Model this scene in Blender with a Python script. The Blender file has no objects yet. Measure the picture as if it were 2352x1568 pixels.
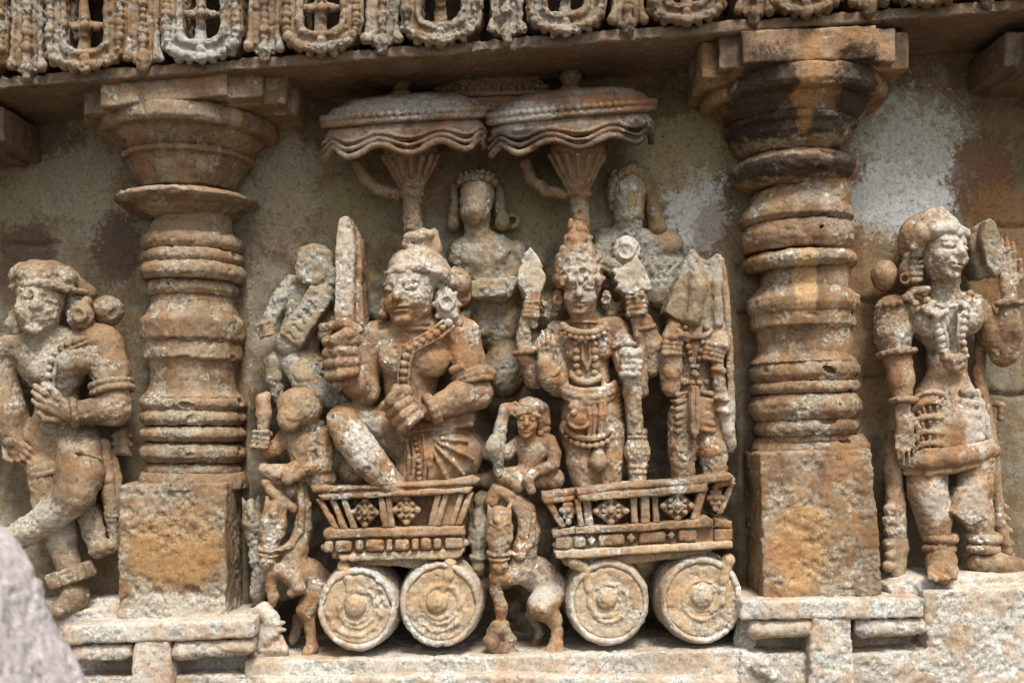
import bpy, math
import numpy as np

# ------------------------------------------------------------------ camera, world, sun, exposure
D = 2500.0            # camera distance to the wall face, millimetres
EYE = 980.0           # eye level, in photo rows
Z0 = 1.5              # eye height above the ground, metres
scene = bpy.context.scene
COL = scene.collection
cam_data = bpy.data.cameras.new("camera")
cam = bpy.data.objects.new("camera", cam_data)
COL.objects.link(cam)
cam.location = (0.0, -D / 1000.0, Z0)
cam.rotation_euler = (math.radians(90), 0, 0)
cam_data.sensor_width = 36.0
cam_data.lens = 36.0 * D / 2352.0
cam_data.shift_y = (EYE - 784.0) / 2352.0
cam_data.clip_start = 0.01
cam_data.clip_end = 200.0
cam_data.dof.use_dof = True
cam_data.dof.focus_distance = 2.36
cam_data.dof.aperture_fstop = 4.0
scene.camera = cam

SUN_EL, SUN_AZ = math.radians(58), math.radians(16)     # azimuth from straight out of the wall, towards the right
world = bpy.data.worlds.new("World")
scene.world = world
world.use_nodes = True
wn = world.node_tree
wn.nodes.clear()
sky = wn.nodes.new("ShaderNodeTexSky")
sky.sky_type = 'NISHITA'
sky.sun_disc = False
sky.sun_elevation = SUN_EL
sky.sun_rotation = math.radians(180) - SUN_AZ
sky.air_density = 1.0
sky.dust_density = 3.0
sky.ozone_density = 0.6
hs = wn.nodes.new("ShaderNodeHueSaturation")
hs.inputs['Saturation'].default_value = 0.35
bg = wn.nodes.new("ShaderNodeBackground")
bg.inputs['Strength'].default_value = 0.065
wo = wn.nodes.new("ShaderNodeOutputWorld")
wn.links.new(sky.outputs[0], hs.inputs['Color'])
wn.links.new(hs.outputs[0], bg.inputs[0])
wn.links.new(bg.outputs[0], wo.inputs[0])
sun_data = bpy.data.lights.new("sun", 'SUN')
sun_data.energy = 1.5
sun_data.angle = math.radians(17)
sun_data.color = (1.0, 0.96, 0.9)
sun = bpy.data.objects.new("sun", sun_data)
COL.objects.link(sun)
sun.location = (1, -3, 4)
# the lamp shines along -Z of the object
sun.rotation_euler = (math.radians(90) - SUN_EL, 0, SUN_AZ)
vs = scene.view_settings
vs.view_transform = 'Standard'
vs.look = 'None'
vs.gamma = 1.0
vs.use_curve_mapping = False
vs.exposure = 1.7
scene.cycles.max_bounces = 6
scene.cycles.diffuse_bounces = 3

# ------------------------------------------------------------------ measuring: photo row/column + depth -> millimetres (X, depth, Z)
def S(d): return 1.0 - d / D
def J(p):
    x, y, d = p
    k = S(d)
    return np.array([(x - 1176.0) * k, float(d), (EYE - y) * k])

# ------------------------------------------------------------------ noise
def _hash(ix, iy, iz, seed):
    h = (ix.astype(np.uint32) * np.uint32(374761393) + iy.astype(np.uint32) * np.uint32(668265263)
         + iz.astype(np.uint32) * np.uint32(2246822519) + np.uint32((seed * 3266489917) & 0xffffffff))
    h ^= h >> np.uint32(13); h *= np.uint32(1274126177); h ^= h >> np.uint32(16)
    return h.astype(np.float32) / np.float32(2147483648.0) - 1.0
def vnoise(P, wl, seed=0):
    Q = P / wl
    I = np.floor(Q).astype(np.int64)
    f = (Q - I).astype(np.float32)
    f = f * f * f * (f * (f * 6 - 15) + 10)
    I = I & 0xffffffff
    r = 0
    for a in (0, 1):
        wa = f[:, 0] if a else 1 - f[:, 0]
        for b in (0, 1):
            wb = f[:, 1] if b else 1 - f[:, 1]
            for c in (0, 1):
                wc = f[:, 2] if c else 1 - f[:, 2]
                r = r + wa * wb * wc * _hash((I[:, 0] + a) & 0xffffffff, (I[:, 1] + b) & 0xffffffff, (I[:, 2] + c) & 0xffffffff, seed)
    return r

# ------------------------------------------------------------------ meshes
def obj(name, verts, faces, mat, parent=None, smooth=True, erosion=None):
    """verts in millimetres (X, depth towards the viewer, Z above eye level) -> one mesh object in metres"""
    V = np.stack([verts[:, 0] / 1000.0, -verts[:, 1] / 1000.0, verts[:, 2] / 1000.0 + Z0], 1).astype(np.float32)
    org = np.array(parent['_o'] if parent is not None and '_o' in parent else
                   [(V[:, 0].min() + V[:, 0].max()) / 2, (V[:, 1].min() + V[:, 1].max()) / 2, V[:, 2].min()], dtype=np.float32)
    V = V - org
    me = bpy.data.meshes.new(name)
    n, m, q = len(V), len(faces), faces.shape[1]
    me.vertices.add(n); me.vertices.foreach_set('co', V.ravel())
    me.loops.add(m * q); me.loops.foreach_set('vertex_index', faces.astype(np.int32).ravel())
    me.polygons.add(m)
    me.polygons.foreach_set('loop_start', np.arange(0, m * q, q, dtype=np.int32))
    me.polygons.foreach_set('use_smooth', np.full(m, smooth))
    me.materials.append(mat)
    if erosion is not None:
        at = me.attributes.new('erosion', 'FLOAT', 'POINT'); at.data.foreach_set('value', erosion.astype(np.float32))
    me.update(calc_edges=True)
    o = bpy.data.objects.new(name, me)
    COL.objects.link(o)
    if parent is not None:
        o.parent = parent
        if '_o' in parent:
            o['_o'] = parent['_o']
    else:
        o.location = org.tolist()
        o['_o'] = org.tolist()
    return o
def tag(o, label=None, cat=None, group=None, kind=None):
    if label: o['label'] = label
    if cat: o['category'] = cat
    if group: o['group'] = group
    if kind: o['kind'] = kind
    return o
def thing(name, base, label, cat, group=None):
    """an Empty at the thing's base; base is (column, row, depth)"""
    o = bpy.data.objects.new(name, None)
    COL.objects.link(o)
    b = J(base)
    o.location = (b[0] / 1000, -b[1] / 1000, b[2] / 1000 + Z0)
    o['_o'] = list(o.location)
    o.empty_display_size = 0.05
    return tag(o, label, cat, group)

def normals(V, F):
    a, b, c, d = V[F[:, 0]], V[F[:, 1]], V[F[:, 2]], V[F[:, 3]]
    n = np.cross(c - a, d - b)
    N = np.zeros_like(V)
    for k in range(4):
        for ax in range(3):
            N[:, ax] += np.bincount(F[:, k], n[:, ax], len(V))
    return N / (np.linalg.norm(N, axis=1, keepdims=True) + 1e-9)

# ------------------------------------------------------------------ carving: signed distances, smooth unions and cuts, then a surface
def rotm(ang=0, yaw=0, pitch=0):
    """local -> (X, d, Z). ang: counter-clockwise in the picture; yaw: turns the front to the viewer's right; pitch: tips the front up"""
    a, y, p = math.radians(ang), math.radians(yaw), math.radians(pitch)
    Ra = np.array([[math.cos(a), 0, -math.sin(a)], [0, 1, 0], [math.sin(a), 0, math.cos(a)]])
    Ry = np.array([[math.cos(y), math.sin(y), 0], [-math.sin(y), math.cos(y), 0], [0, 0, 1]])
    Rp = np.array([[1, 0, 0], [0, math.cos(p), -math.sin(p)], [0, math.sin(p), math.cos(p)]])
    return Ra @ Ry @ Rp
def poly2(u, v, pts):
    """signed distance to a closed polygon"""
    pts = np.asarray(pts, dtype=np.float64)
    d = np.full(np.broadcast(u, v).shape, 1e12, dtype=np.float32)
    s = np.ones(d.shape, dtype=np.float32)
    n = len(pts)
    for i in range(n):
        a, b = pts[i], pts[i - 1]
        ex, ey = b - a
        L = ex * ex + ey * ey
        if L < 1e-9: continue
        wx, wy = u - a[0], v - a[1]
        t = np.clip((wx * ex + wy * ey) / L, 0, 1)
        bx, by = wx - ex * t, wy - ey * t
        d = np.minimum(d, bx * bx + by * by)
        c1, c2, c3 = v >= a[1], v < b[1], ex * wy > ey * wx
        flip = (c1 & c2 & c3) | (~c1 & ~c2 & ~c3)
        s = np.where(flip, -s, s)
    return s * np.sqrt(d)

class Carve:
    def __init__(self, h=3.0, rough=1.0, seed=1, fine=1.0):
        self.h, self.rough, self.seed, self.ops, self.fine = h, rough, seed, [], fine
    def _add(self, fn, lo, hi, k, op):
        self.ops.append((fn, np.asarray(lo, float), np.asarray(hi, float), max(k, .01), op))
        return self
    # p, q: (column, row, depth) in the photo; radii in photo pixels
    def cap(self, p, q, r1, r2=None, k=6, op='u'):
        r2 = r1 if r2 is None else r2
        a, b = J(p), J(q)
        r1, r2 = r1 * S(p[2]), r2 * S(q[2])
        return self._cap(a, b, r1, r2, k, op)
    def _cap(self, a, b, r1, r2, k, op='u'):
        ba = b - a
        L = float(ba @ ba) + 1e-9
        def fn(X, Y, Z):
            px, py, pz = X - a[0], Y - a[1], Z - a[2]
            t = np.clip((px * ba[0] + py * ba[1] + pz * ba[2]) / L, 0, 1)
            return np.sqrt((px - ba[0] * t) ** 2 + (py - ba[1] * t) ** 2 + (pz - ba[2] * t) ** 2) - (r1 + (r2 - r1) * t)
        R = max(r1, r2)
        return self._add(fn, np.minimum(a, b) - R, np.maximum(a, b) + R, k, op)
    def chain(self, pts, rs, k=6, op='u'):
        if not hasattr(rs, '__len__'): rs = [rs] * len(pts)
        for i in range(len(pts) - 1):
            self.cap(pts[i], pts[i + 1], rs[i], rs[i + 1], k, op)
        return self
    def ell(self, p, r, ang=0, yaw=0, pitch=0, k=6, op='u'):
        """r = (half width, half height, half depth)"""
        r = np.array([r[0], r[2] if len(r) > 2 else min(r), r[1]]) * S(p[2])
        return self._ell(J(p), r, rotm(ang, yaw, pitch), k, op)
    def _ell(self, c, r, M, k, op='u'):
        e = np.sqrt(((M * r) ** 2).sum(1))
        def fn(X, Y, Z):
            px, py, pz = X - c[0], Y - c[1], Z - c[2]
            q = [(px * M[0, i] + py * M[1, i] + pz * M[2, i]) for i in range(3)]
            k0 = np.sqrt(sum((q[i] / r[i]) ** 2 for i in range(3)))
            k1 = np.sqrt(sum((q[i] / r[i] ** 2) ** 2 for i in range(3))) + 1e-6
            return k0 * (k0 - 1) / k1
        return self._add(fn, c - e, c + e, k, op)
    def sph(self, p, r, k=3, op='u'): return self.cap(p, p, r, r, k, op)
    def box(self, p, hw, rnd=3, ang=0, yaw=0, pitch=0, k=4, op='u'):
        """hw = (half width, half height, half depth)"""
        b = np.array([hw[0], hw[2], hw[1]]) * S(p[2])
        c, M = J(p), rotm(ang, yaw, pitch)
        e = np.abs(M) @ b
        rnd = min(rnd, b.min() * .9)
        def fn(X, Y, Z):
            px, py, pz = X - c[0], Y - c[1], Z - c[2]
            q = [np.abs(px * M[0, i] + py * M[1, i] + pz * M[2, i]) - (b[i] - rnd) for i in range(3)]
            o = np.sqrt(sum(np.maximum(t, 0) ** 2 for t in q))
            return o + np.minimum(np.maximum(np.maximum(q[0], q[1]), q[2]), 0) - rnd
        return self._add(fn, c - e, c + e, k, op)
    def poly(self, pts, d0, d1, rnd=3, k=4, op='u', ref=None):
        """an outline (columns, rows measured at depth ref) carved through the depths d0..d1"""
        ref = d1 if ref is None else ref
        P = np.array([J((x, y, ref))[[0, 2]] for x, y in pts])
        mid, hd = (d0 + d1) / 2, abs(d1 - d0) / 2
        rnd = min(rnd, hd * .9)
        def fn(X, Y, Z):
            d2 = poly2(X, Z, P)
            w0, w1 = d2 + rnd, np.abs(Y - mid) - hd + rnd
            return np.minimum(np.maximum(w0, w1), 0) + np.sqrt(np.maximum(w0, 0) ** 2 + np.maximum(w1, 0) ** 2) - rnd
        lo = np.array([P[:, 0].min(), min(d0, d1), P[:, 1].min()]); hi = np.array([P[:, 0].max(), max(d0, d1), P[:, 1].max()])
        return self._add(fn, lo, hi, k, op)
    def lathe(self, c, prof, slope=0.0, sx=1.0, sd=1.0, rnd=2, k=4, op='u', facets=0, phase=0.0, tilt=0.0):
        """prof = [(radius, row)...] closed polygon; c = (column, depth) of the axis; slope: rise per column"""
        k_ = S(c[1])
        X0 = (c[0] - 1176.0) * k_
        P = np.array([(r * k_, (EYE - y) * k_) for r, y in prof])
        def fn(X, Y, Z):
            dx, dy = (X - X0) / sx, (Y - c[1]) / sd
            rr = np.sqrt(dx * dx + dy * dy)
            if facets:
                th = np.arctan2(dy, dx) + phase
                w = 2 * math.pi / facets
                th = th - w * np.round(th / w)
                rr = rr * (0.35 + 0.65 * np.cos(th))
            return poly2(rr, Z - slope * (X - X0) - tilt * (Y - c[1]), P) - rnd
        R = P[:, 0].max()
        dz = abs(slope) * R * sx + abs(tilt) * R * sd + rnd
        return self._add(fn, [X0 - R * sx - rnd, c[1] - R * sd - rnd, P[:, 1].min() - dz], [X0 + R * sx + rnd, c[1] + R * sd + rnd, P[:, 1].max() + dz], k, op)
    def turned(self, c, prof, sx=1.0, rnd=2, k=4, op='u'):
        """turned about an axis that runs out of the wall: c = (column, row) of the axis at the nearest depth, prof = [(radius, depth)...]"""
        dm = max(d for r, d in prof)
        o = J((c[0], c[1], dm)); k_ = S(dm)
        P = np.array([(r * k_, d) for r, d in prof])
        def fn(X, Y, Z):
            return poly2(np.sqrt(((X - o[0]) / sx) ** 2 + (Z - o[2]) ** 2) + 0 * Y, Y + 0 * X + 0 * Z, P) - rnd
        R = P[:, 0].max() + rnd
        return self._add(fn, [o[0] - R * sx, P[:, 1].min() - rnd, o[2] - R], [o[0] + R * sx, dm + rnd, o[2] + R], k, op)
    def ring(self, p, R, r, axis=(0, 0, 1), k=2, op='u', squash=1.0):
        """a bangle of radius R (pixels) round an axis given as (right, towards viewer, up)"""
        c = J(p); R *= S(p[2]); r *= S(p[2])
        a = np.array(axis, float); a /= np.linalg.norm(a)
        def fn(X, Y, Z):
            px, py, pz = X - c[0], Y - c[1], Z - c[2]
            t = px * a[0] + py * a[1] + pz * a[2]
            q = np.sqrt(np.maximum((px - a[0] * t) ** 2 + (py - a[1] * t) ** 2 + (pz - a[2] * t) ** 2, 0)) - R
            return np.sqrt(q * q + t * t) - r
        e = R + r
        return self._add(fn, c - e, c + e, k, op)
    def beads(self, pts, r, step=None, k=1.5, jit=.12):
        """a string of beads along a polyline"""
        step = step or r * 1.9
        P = np.array(pts, float)
        seg = np.linalg.norm(np.diff(P[:, :2], axis=0), axis=1)
        cum = np.concatenate([[0], np.cumsum(seg)])
        n = max(2, int(cum[-1] / step) + 1)
        rs = np.random.RandomState(int(abs(P.sum())) % 9999)
        for t in np.linspace(0, cum[-1], n):
            q = [np.interp(t, cum, P[:, i]) for i in range(3)]
            self.sph(q, r * (1 + rs.uniform(-jit, jit)), k)
        return self
    def build(self, name, mat, parent=None, label=None):
        h = self.h
        lo = np.min([o[1] for o in self.ops if o[4] == 'u'], axis=0) - 3 * h
        hi = np.max([o[2] for o in self.ops if o[4] == 'u'], axis=0) + 3 * h
        n = np.ceil((hi - lo) / h).astype(int) + 1
        ax = [(lo[i] + h * np.arange(n[i])).astype(np.float32) for i in range(3)]
        F = np.full(n, 1e3, dtype=np.float32)
        for fn, a, b, k, op in self.ops:
            m = k + 2.5 * h
            i0 = np.clip(np.floor((a - m - lo) / h).astype(int), 0, n)
            i1 = np.clip(np.ceil((b + m - lo) / h).astype(int) + 1, 0, n)
            if (i1 <= i0).any(): continue
            sl = tuple(slice(i0[i], i1[i]) for i in range(3))
            d = fn(ax[0][sl[0]][:, None, None], ax[1][sl[1]][None, :, None], ax[2][sl[2]][None, None, :]).astype(np.float32)
            G = F[sl]
            if op == 'u':
                t = np.clip(.5 + .5 * (G - d) / k, 0, 1)
                F[sl] = G * (1 - t) + d * t - k * t * (1 - t)
            else:
                t = np.clip(.5 - .5 * (G + d) / k, 0, 1)
                F[sl] = G * (1 - t) - d * t + k * t * (1 - t)
        V, Q = surfnets(F)
        V = V * h + lo
        N = normals(V, Q)
        g, s = self.rough, self.seed
        # flaked patches: the skin of the stone has gone and the rough grain shows, mostly where it stands proud
        E = .75 * vnoise(V, 72, 901) + .55 * vnoise(V, 27, 902) + .3 * vnoise(V, 11, 903) + .28 * N[:, 1] + .10 * N[:, 2]
        E = np.clip((E + .22 * (g - 1) - .36) / .16, 0, 1)
        dsp = 1.3 * vnoise(V, 47, s) + 1.2 * vnoise(V, 19, s + 1) + .9 * vnoise(V, 9, s + 2)
        pit = vnoise(V, 13, s + 3) * .6 + vnoise(V, 30, s + 4) * .6
        dsp = dsp - 4.5 * np.clip(pit - .42, 0, 1) + E * (1.9 * vnoise(V, 10, s + 5) + 1.3 * vnoise(V, 5.5, s + 6) - 1.0)
        V = V + N * (dsp * min(g, 1.6) * min(1.0, self.fine))[:, None]
        o = obj(name, V, Q, mat, parent, erosion=E)
        if label: o['label'] = label
        return o

def surfnets(F):
    s = F < 0
    c = np.zeros(tuple(x - 1 for x in F.shape), dtype=np.int8)
    for a in (0, 1):
        for b in (0, 1):
            for e in (0, 1):
                c += s[a:F.shape[0] - 1 + a, b:F.shape[1] - 1 + b, e:F.shape[2] - 1 + e]
    I = np.argwhere((c > 0) & (c < 8))
    acc = np.zeros((len(I), 3), dtype=np.float64); cnt = np.zeros(len(I))
    corners = [(a, b, e) for a in (0, 1) for b in (0, 1) for e in (0, 1)]
    for p in corners:
        for axn in range(3):
            if p[axn]: continue
            q = list(p); q[axn] = 1
            f0 = F[I[:, 0] + p[0], I[:, 1] + p[1], I[:, 2] + p[2]]
            f1 = F[I[:, 0] + q[0], I[:, 1] + q[1], I[:, 2] + q[2]]
            m = (f0 < 0) != (f1 < 0)
            t = np.where(m, f0 / np.where(m, f0 - f1, 1), 0)
            for i in range(3):
                acc[:, i] += m * (p[i] + (t if i == axn else 0))
            cnt += m
    V = I + acc / cnt[:, None]
    idm = np.full(c.shape, -1, dtype=np.int32)
    idm[I[:, 0], I[:, 1], I[:, 2]] = np.arange(len(I))
    quads = []
    for axn in range(3):
        u, w = (axn + 1) % 3, (axn + 2) % 3
        sl0 = [slice(None)] * 3; sl1 = [slice(None)] * 3
        sl0[axn] = slice(0, F.shape[axn] - 1); sl1[axn] = slice(1, F.shape[axn])
        d = s[tuple(sl0)] != s[tuple(sl1)]
        E = np.argwhere(d)
        E = E[(E[:, u] > 0) & (E[:, w] > 0) & (E[:, u] < F.shape[u] - 1) & (E[:, w] < F.shape[w] - 1)]
        inside = s[E[:, 0], E[:, 1], E[:, 2]]
        def at(du, dw):
            Q = E.copy(); Q[:, u] -= du; Q[:, w] -= dw
            return idm[Q[:, 0], Q[:, 1], Q[:, 2]]
        q = np.stack([at(1, 1), at(0, 1), at(0, 0), at(1, 0)], 1)
        q[inside] = q[inside]
        q[~inside] = q[~inside][:, ::-1]
        quads.append(q)
    return V, np.concatenate(quads)

# ------------------------------------------------------------------ stone
def stone(name, base, alt, rust, lichen, white, amt_rust=.5, amt_lichen=.5, amt_white=.3, dark=.35, patches=(), bump=1.0, scale=1.0, streak=0.0, wear=.5, grain=1.0, speck=110, crisp=False):
    """weathered carved stone: mottled base, rust, grey lichen, white specks, dark specks, worn edges, grain in relief"""
    m = bpy.data.materials.new(name)
    m.use_nodes = True
    nt = m.node_tree
    L = nt.links.new
    bs = nt.nodes['Principled BSDF']
    bs.inputs['Specular IOR Level'].default_value = .25
    geo = nt.nodes.new('ShaderNodeNewGeometry')
    def mapped(sx, sy, sz, off=0):
        mp = nt.nodes.new('ShaderNodeMapping')
        mp.inputs['Scale'].default_value = (sx, sy, sz)
        mp.inputs['Location'].default_value = (off, off * .7, off * 1.3)
        L(geo.outputs['Position'], mp.inputs[0])
        return mp.outputs[0]
    def noise(sc, det=6, rgh=.6, dist=0, off=0, str_=(1, 1, 1)):
        n = nt.nodes.new('ShaderNodeTexNoise')
        n.inputs['Scale'].default_value = sc * scale
        n.inputs['Detail'].default_value = det
        n.inputs['Roughness'].default_value = rgh
        n.inputs['Distortion'].default_value = dist
        L(mapped(*str_, off), n.inputs['Vector'])
        return n.outputs[0]
    def ramp(v, a, b, inv=False):
        r = nt.nodes.new('ShaderNodeMapRange')
        r.interpolation_type = 'SMOOTHSTEP'
        r.inputs['From Min'].default_value = a
        r.inputs['From Max'].default_value = b
        r.inputs['To Min'].default_value = 1.0 if inv else 0.0
        r.inputs['To Max'].default_value = 0.0 if inv else 1.0
        L(v, r.inputs['Value'])
        return r.outputs[0]
    def math_(op, a, b):
        n = nt.nodes.new('ShaderNodeMath'); n.operation = op
        for i, v in enumerate((a, b)):
            if hasattr(v, 'links'): L(v, n.inputs[i])
            else: n.inputs[i].default_value = v
        return n.outputs[0]
    def mix(f, a, b, mode='MIX'):
        n = nt.nodes.new('ShaderNodeMix'); n.data_type = 'RGBA'; n.blend_type = mode
        if hasattr(f, 'links'): L(f, n.inputs[0])
        else: n.inputs[0].default_value = f
        for v, i in ((a, 6), (b, 7)):
            if hasattr(v, 'links'): L(v, n.inputs[i])
            else: n.inputs[i].default_value = (*v, 1)
        return n.outputs[2]
    col = mix(ramp(noise(7, 5, .65, .4), .38, .62), base, alt)
    col = mix(math_('MULTIPLY', ramp(noise(11, 7, .7, .6, 3), .46, .62), amt_rust), col, rust)
    pal = noise(26, 6, .7, .3, 7)
    col = mix(math_('MULTIPLY', ramp(pal, .35, .7), .35), col, tuple(min(1, c * 1.35) for c in alt))
    # grey lichen in ragged blotches
    li = noise(9, 9, .72, .5, 11)
    col = mix(math_('MULTIPLY', ramp(li, .5, .6), amt_lichen), col, lichen)
    # white bloom: blotches broken up by grain
    w1, w2 = noise(13, 8, .75, .3, 17), noise(75, 6, .75, 0, 19)
    er = nt.nodes.new('ShaderNodeAttribute'); er.attribute_name = 'erosion'
    crust = ramp(math_('ADD', er.outputs['Fac'], math_('MULTIPLY', math_('SUBTRACT', w2, .5), 1.3)), .45, .95)
    col = mix(math_('MULTIPLY', crust, .75 * min(1, amt_lichen + .3)), col, lichen)
    spots = ramp(math_('ADD', math_('MULTIPLY', w1, .5), math_('MULTIPLY', w2, .5)), .53, .6)
    col = mix(math_('MULTIPLY', math_('MULTIPLY', spots, math_('ADD', math_('MULTIPLY', crust, .85), .15)), amt_white), col, white)
    if streak:
        st = noise(9, 6, .65, .2, 23, (1, 1, .12))
        col = mix(math_('MULTIPLY', ramp(st, .48, .64), streak), col, tuple(c * .35 for c in base))
    # stains, growths and other blotches with a place of their own
    for (px, py, dd, rx, rz, pc, am, rag) in patches:
        c = J((px, py, dd))
        mp = nt.nodes.new('ShaderNodeMapping')
        mp.vector_type = 'POINT'
        sx, sz = 1000.0 / rx, 1000.0 / rz
        mp.inputs['Scale'].default_value = (sx, 4.0, sz)
        mp.inputs['Location'].default_value = (-c[0] / 1000 * sx, dd / 1000 * 4.0, -(c[2] / 1000 + Z0) * sz)
        L(geo.outputs['Position'], mp.inputs[0])
        ln = nt.nodes.new('ShaderNodeVectorMath'); ln.operation = 'LENGTH'
        L(mp.outputs[0], ln.inputs[0])
        v = math_('ADD', ln.outputs['Value'], math_('MULTIPLY', math_('SUBTRACT', noise(22, 10, .82, .4, 31 + rx * .1), .5), rag))
        if crisp:
            v = math_('ADD', v, math_('MULTIPLY', math_('SUBTRACT', noise(85, 6, .8, 0, 53 + rx * .1), .5), 1.5))
        col = mix(math_('MULTIPLY', ramp(v, .80 if crisp else .75, .98 if crisp else 1.05, True), am), col, pc)
    # crystals: dark and light grains
    col = mix(math_('MULTIPLY', ramp(noise(speck, 5, .7, 0, 29), .54, .66), dark), col, tuple(c * .25 for c in base))
    g = ramp(noise(160, 5, .75, 0, 37), .32, .68)
    g = math_('ADD', math_('MULTIPLY', math_('SUBTRACT', g, .5), math_('ADD', math_('MULTIPLY', crust, .45), .6)), .5)
    gm = nt.nodes.new('ShaderNodeMapRange')
    gm.inputs['To Min'].default_value = 1 - .4 * grain; gm.inputs['To Max'].default_value = 1 + .34 * grain
    L(g, gm.inputs['Value'])
    cb = nt.nodes.new('ShaderNodeCombineColor')
    for i in range(3): L(gm.outputs[0], cb.inputs[i])
    col = mix(1.0, col, cb.outputs[0], 'MULTIPLY')
    if wear:
        e = math_('MULTIPLY', ramp(geo.outputs['Pointiness'], .53, .64), math_('MULTIPLY', ramp(noise(40, 5, .7, 0, 41), .35, .6), wear))
        col = mix(e, col, white)
    L(col, bs.inputs['Base Color'])
    rr = nt.nodes.new('ShaderNodeMapRange')
    rr.inputs['To Min'].default_value = .6; rr.inputs['To Max'].default_value = .95
    L(li, rr.inputs['Value'])
    L(rr.outputs[0], bs.inputs['Roughness'])
    b1 = nt.nodes.new('ShaderNodeBump'); b1.inputs['Distance'].default_value = .006; L(math_('ADD', math_('MULTIPLY', crust, .6 * bump), .38 * bump), b1.inputs['Strength'])
    L(noise(70, 8, .68, .2, 43), b1.inputs['Height'])
    b2 = nt.nodes.new('ShaderNodeBump'); b2.inputs['Distance'].default_value = .0025; L(math_('ADD', math_('MULTIPLY', crust, .5 * bump), .35 * bump), b2.inputs['Strength'])
    L(noise(240, 5, .7, 0, 47), b2.inputs['Height'])
    L(b1.outputs[0], b2.inputs['Normal'])
    L(b2.outputs[0], bs.inputs['Normal'])
    return m

OCHRE, TAN, RUST = (.145, .081, .040), (.29, .193, .112), (.275, .122, .040)
LICH, WHITE = (.40, .345, .255), (.74, .72, .67)
BLACK = (.030, .019, .013)
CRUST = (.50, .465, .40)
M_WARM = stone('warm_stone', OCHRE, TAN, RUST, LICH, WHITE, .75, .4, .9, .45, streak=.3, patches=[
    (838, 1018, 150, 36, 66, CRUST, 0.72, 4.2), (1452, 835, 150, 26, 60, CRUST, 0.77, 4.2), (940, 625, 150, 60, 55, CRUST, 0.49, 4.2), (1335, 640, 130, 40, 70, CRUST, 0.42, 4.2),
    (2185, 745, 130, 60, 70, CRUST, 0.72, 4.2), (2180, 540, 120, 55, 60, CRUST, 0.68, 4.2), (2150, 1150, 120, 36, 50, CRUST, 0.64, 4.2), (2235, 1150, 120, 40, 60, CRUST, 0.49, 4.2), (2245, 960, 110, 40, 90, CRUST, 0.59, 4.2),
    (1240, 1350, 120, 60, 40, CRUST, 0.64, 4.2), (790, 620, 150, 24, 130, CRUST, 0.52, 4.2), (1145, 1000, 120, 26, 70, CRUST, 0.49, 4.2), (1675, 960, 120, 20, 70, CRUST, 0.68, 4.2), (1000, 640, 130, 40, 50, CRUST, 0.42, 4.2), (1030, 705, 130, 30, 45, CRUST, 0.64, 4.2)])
M_PILLAR = stone('pillar_stone', (.125, .08, .042), (.235, .165, .10), (.25, .115, .04), LICH, WHITE, .5, .35, .45, .45, streak=.25, patches=[
    (400, 1250, 150, 110, 100, (.36, .20, .07), .6, 2.6), (400, 1400, 150, 130, 40, (.48, .44, .36), .75, 2.6), (120, 850, 120, 50, 50, (.5, .46, .38), .6, 3.0), (90, 700, 130, 50, 70, (.46, .40, .30), .6, 3.0), (90, 1200, 120, 110, 60, (.48, .44, .36), .6, 2.8)])
M_PILLAR_R = stone('stained_pillar_stone', (.125, .07, .034), (.255, .168, .095), (.27, .125, .04), LICH, WHITE, .55, .35, .6, .45, streak=.35, patches=[
    (1735, 240, 120, 75, 95, BLACK, .88, 2.6), (1940, 215, 120, 60, 90, BLACK, .88, 2.6), (1800, 385, 150, 130, 24, BLACK, .88, 1.6), (1935, 370, 130, 40, 40, BLACK, .88, 1.8),
    (1800, 295, 130, 150, 28, BLACK, .8, 1.6), (1660, 130, 150, 40, 60, BLACK, .7, 1.4), (1838, 215, 150, 26, 100, (.30, .165, .065), .7, 2.2),
    (1840, 1240, 150, 70, 110, (.42, .25, .1), .6, 2.2), (1800, 1265, 150, 45, 40, (.36, .17, .07), .45, 3.2), (1850, 640, 150, 28, 90, (.5, .33, .16), .6, 1.2)])
M_GREY = stone('grey_stone', (.185, .14, .082), (.26, .21, .135), (.25, .135, .05), (.34, .32, .265), (.62, .61, .58), .55, .7, .55, .45)
M_GREEN = stone('olive_stone', (.135, .10, .05), (.20, .155, .085), (.20, .10, .04), (.28, .265, .2), (.45, .45, .4), .45, .3, .2, .45)
M_PALE = stone('pale_carved_stone', (.34, .28, .19), (.44, .39, .30), (.36, .21, .09), (.46, .45, .41), (.74, .73, .70), .45, .6, .8, .45)
M_STEM = stone('brown_stem_stone', (.14, .085, .045), (.21, .14, .08), (.20, .09, .04), (.28, .25, .18), (.4, .38, .33), .5, .25, .2, .45)
M_DARK = stone('canopy_stone', (.12, .075, .042), (.20, .135, .085), (.24, .10, .05), (.33, .31, .27), (.55, .53, .48), .45, .35, .35, .45, patches=[
    (1470, 320, 150, 50, 44, BLACK, .85, 2.4), (1180, 318, 150, 70, 24, BLACK, .75, 2.6), (1330, 345, 150, 100, 16, BLACK, .7, 2.4), (1400, 235, 150, 80, 24, (.25, .12, .045), .7, 2.6), (900, 250, 150, 150, 26, (.31, .29, .26), .7, 2.8), (1210, 265, 150, 70, 34, (.38, .36, .33), .7, 3.0)])
M_BASE = stone('pale_base_stone', (.34, .265, .185), (.46, .405, .325), (.38, .22, .11), (.54, .525, .47), (.78, .77, .73), .55, .6, .75, .55, streak=.25)
M_WHEEL = stone('wheel_stone', (.33, .225, .125), (.41, .315, .20), (.36, .195, .075), (.48, .44, .36), (.72, .70, .66), .55, .35, .6, .25)
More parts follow.
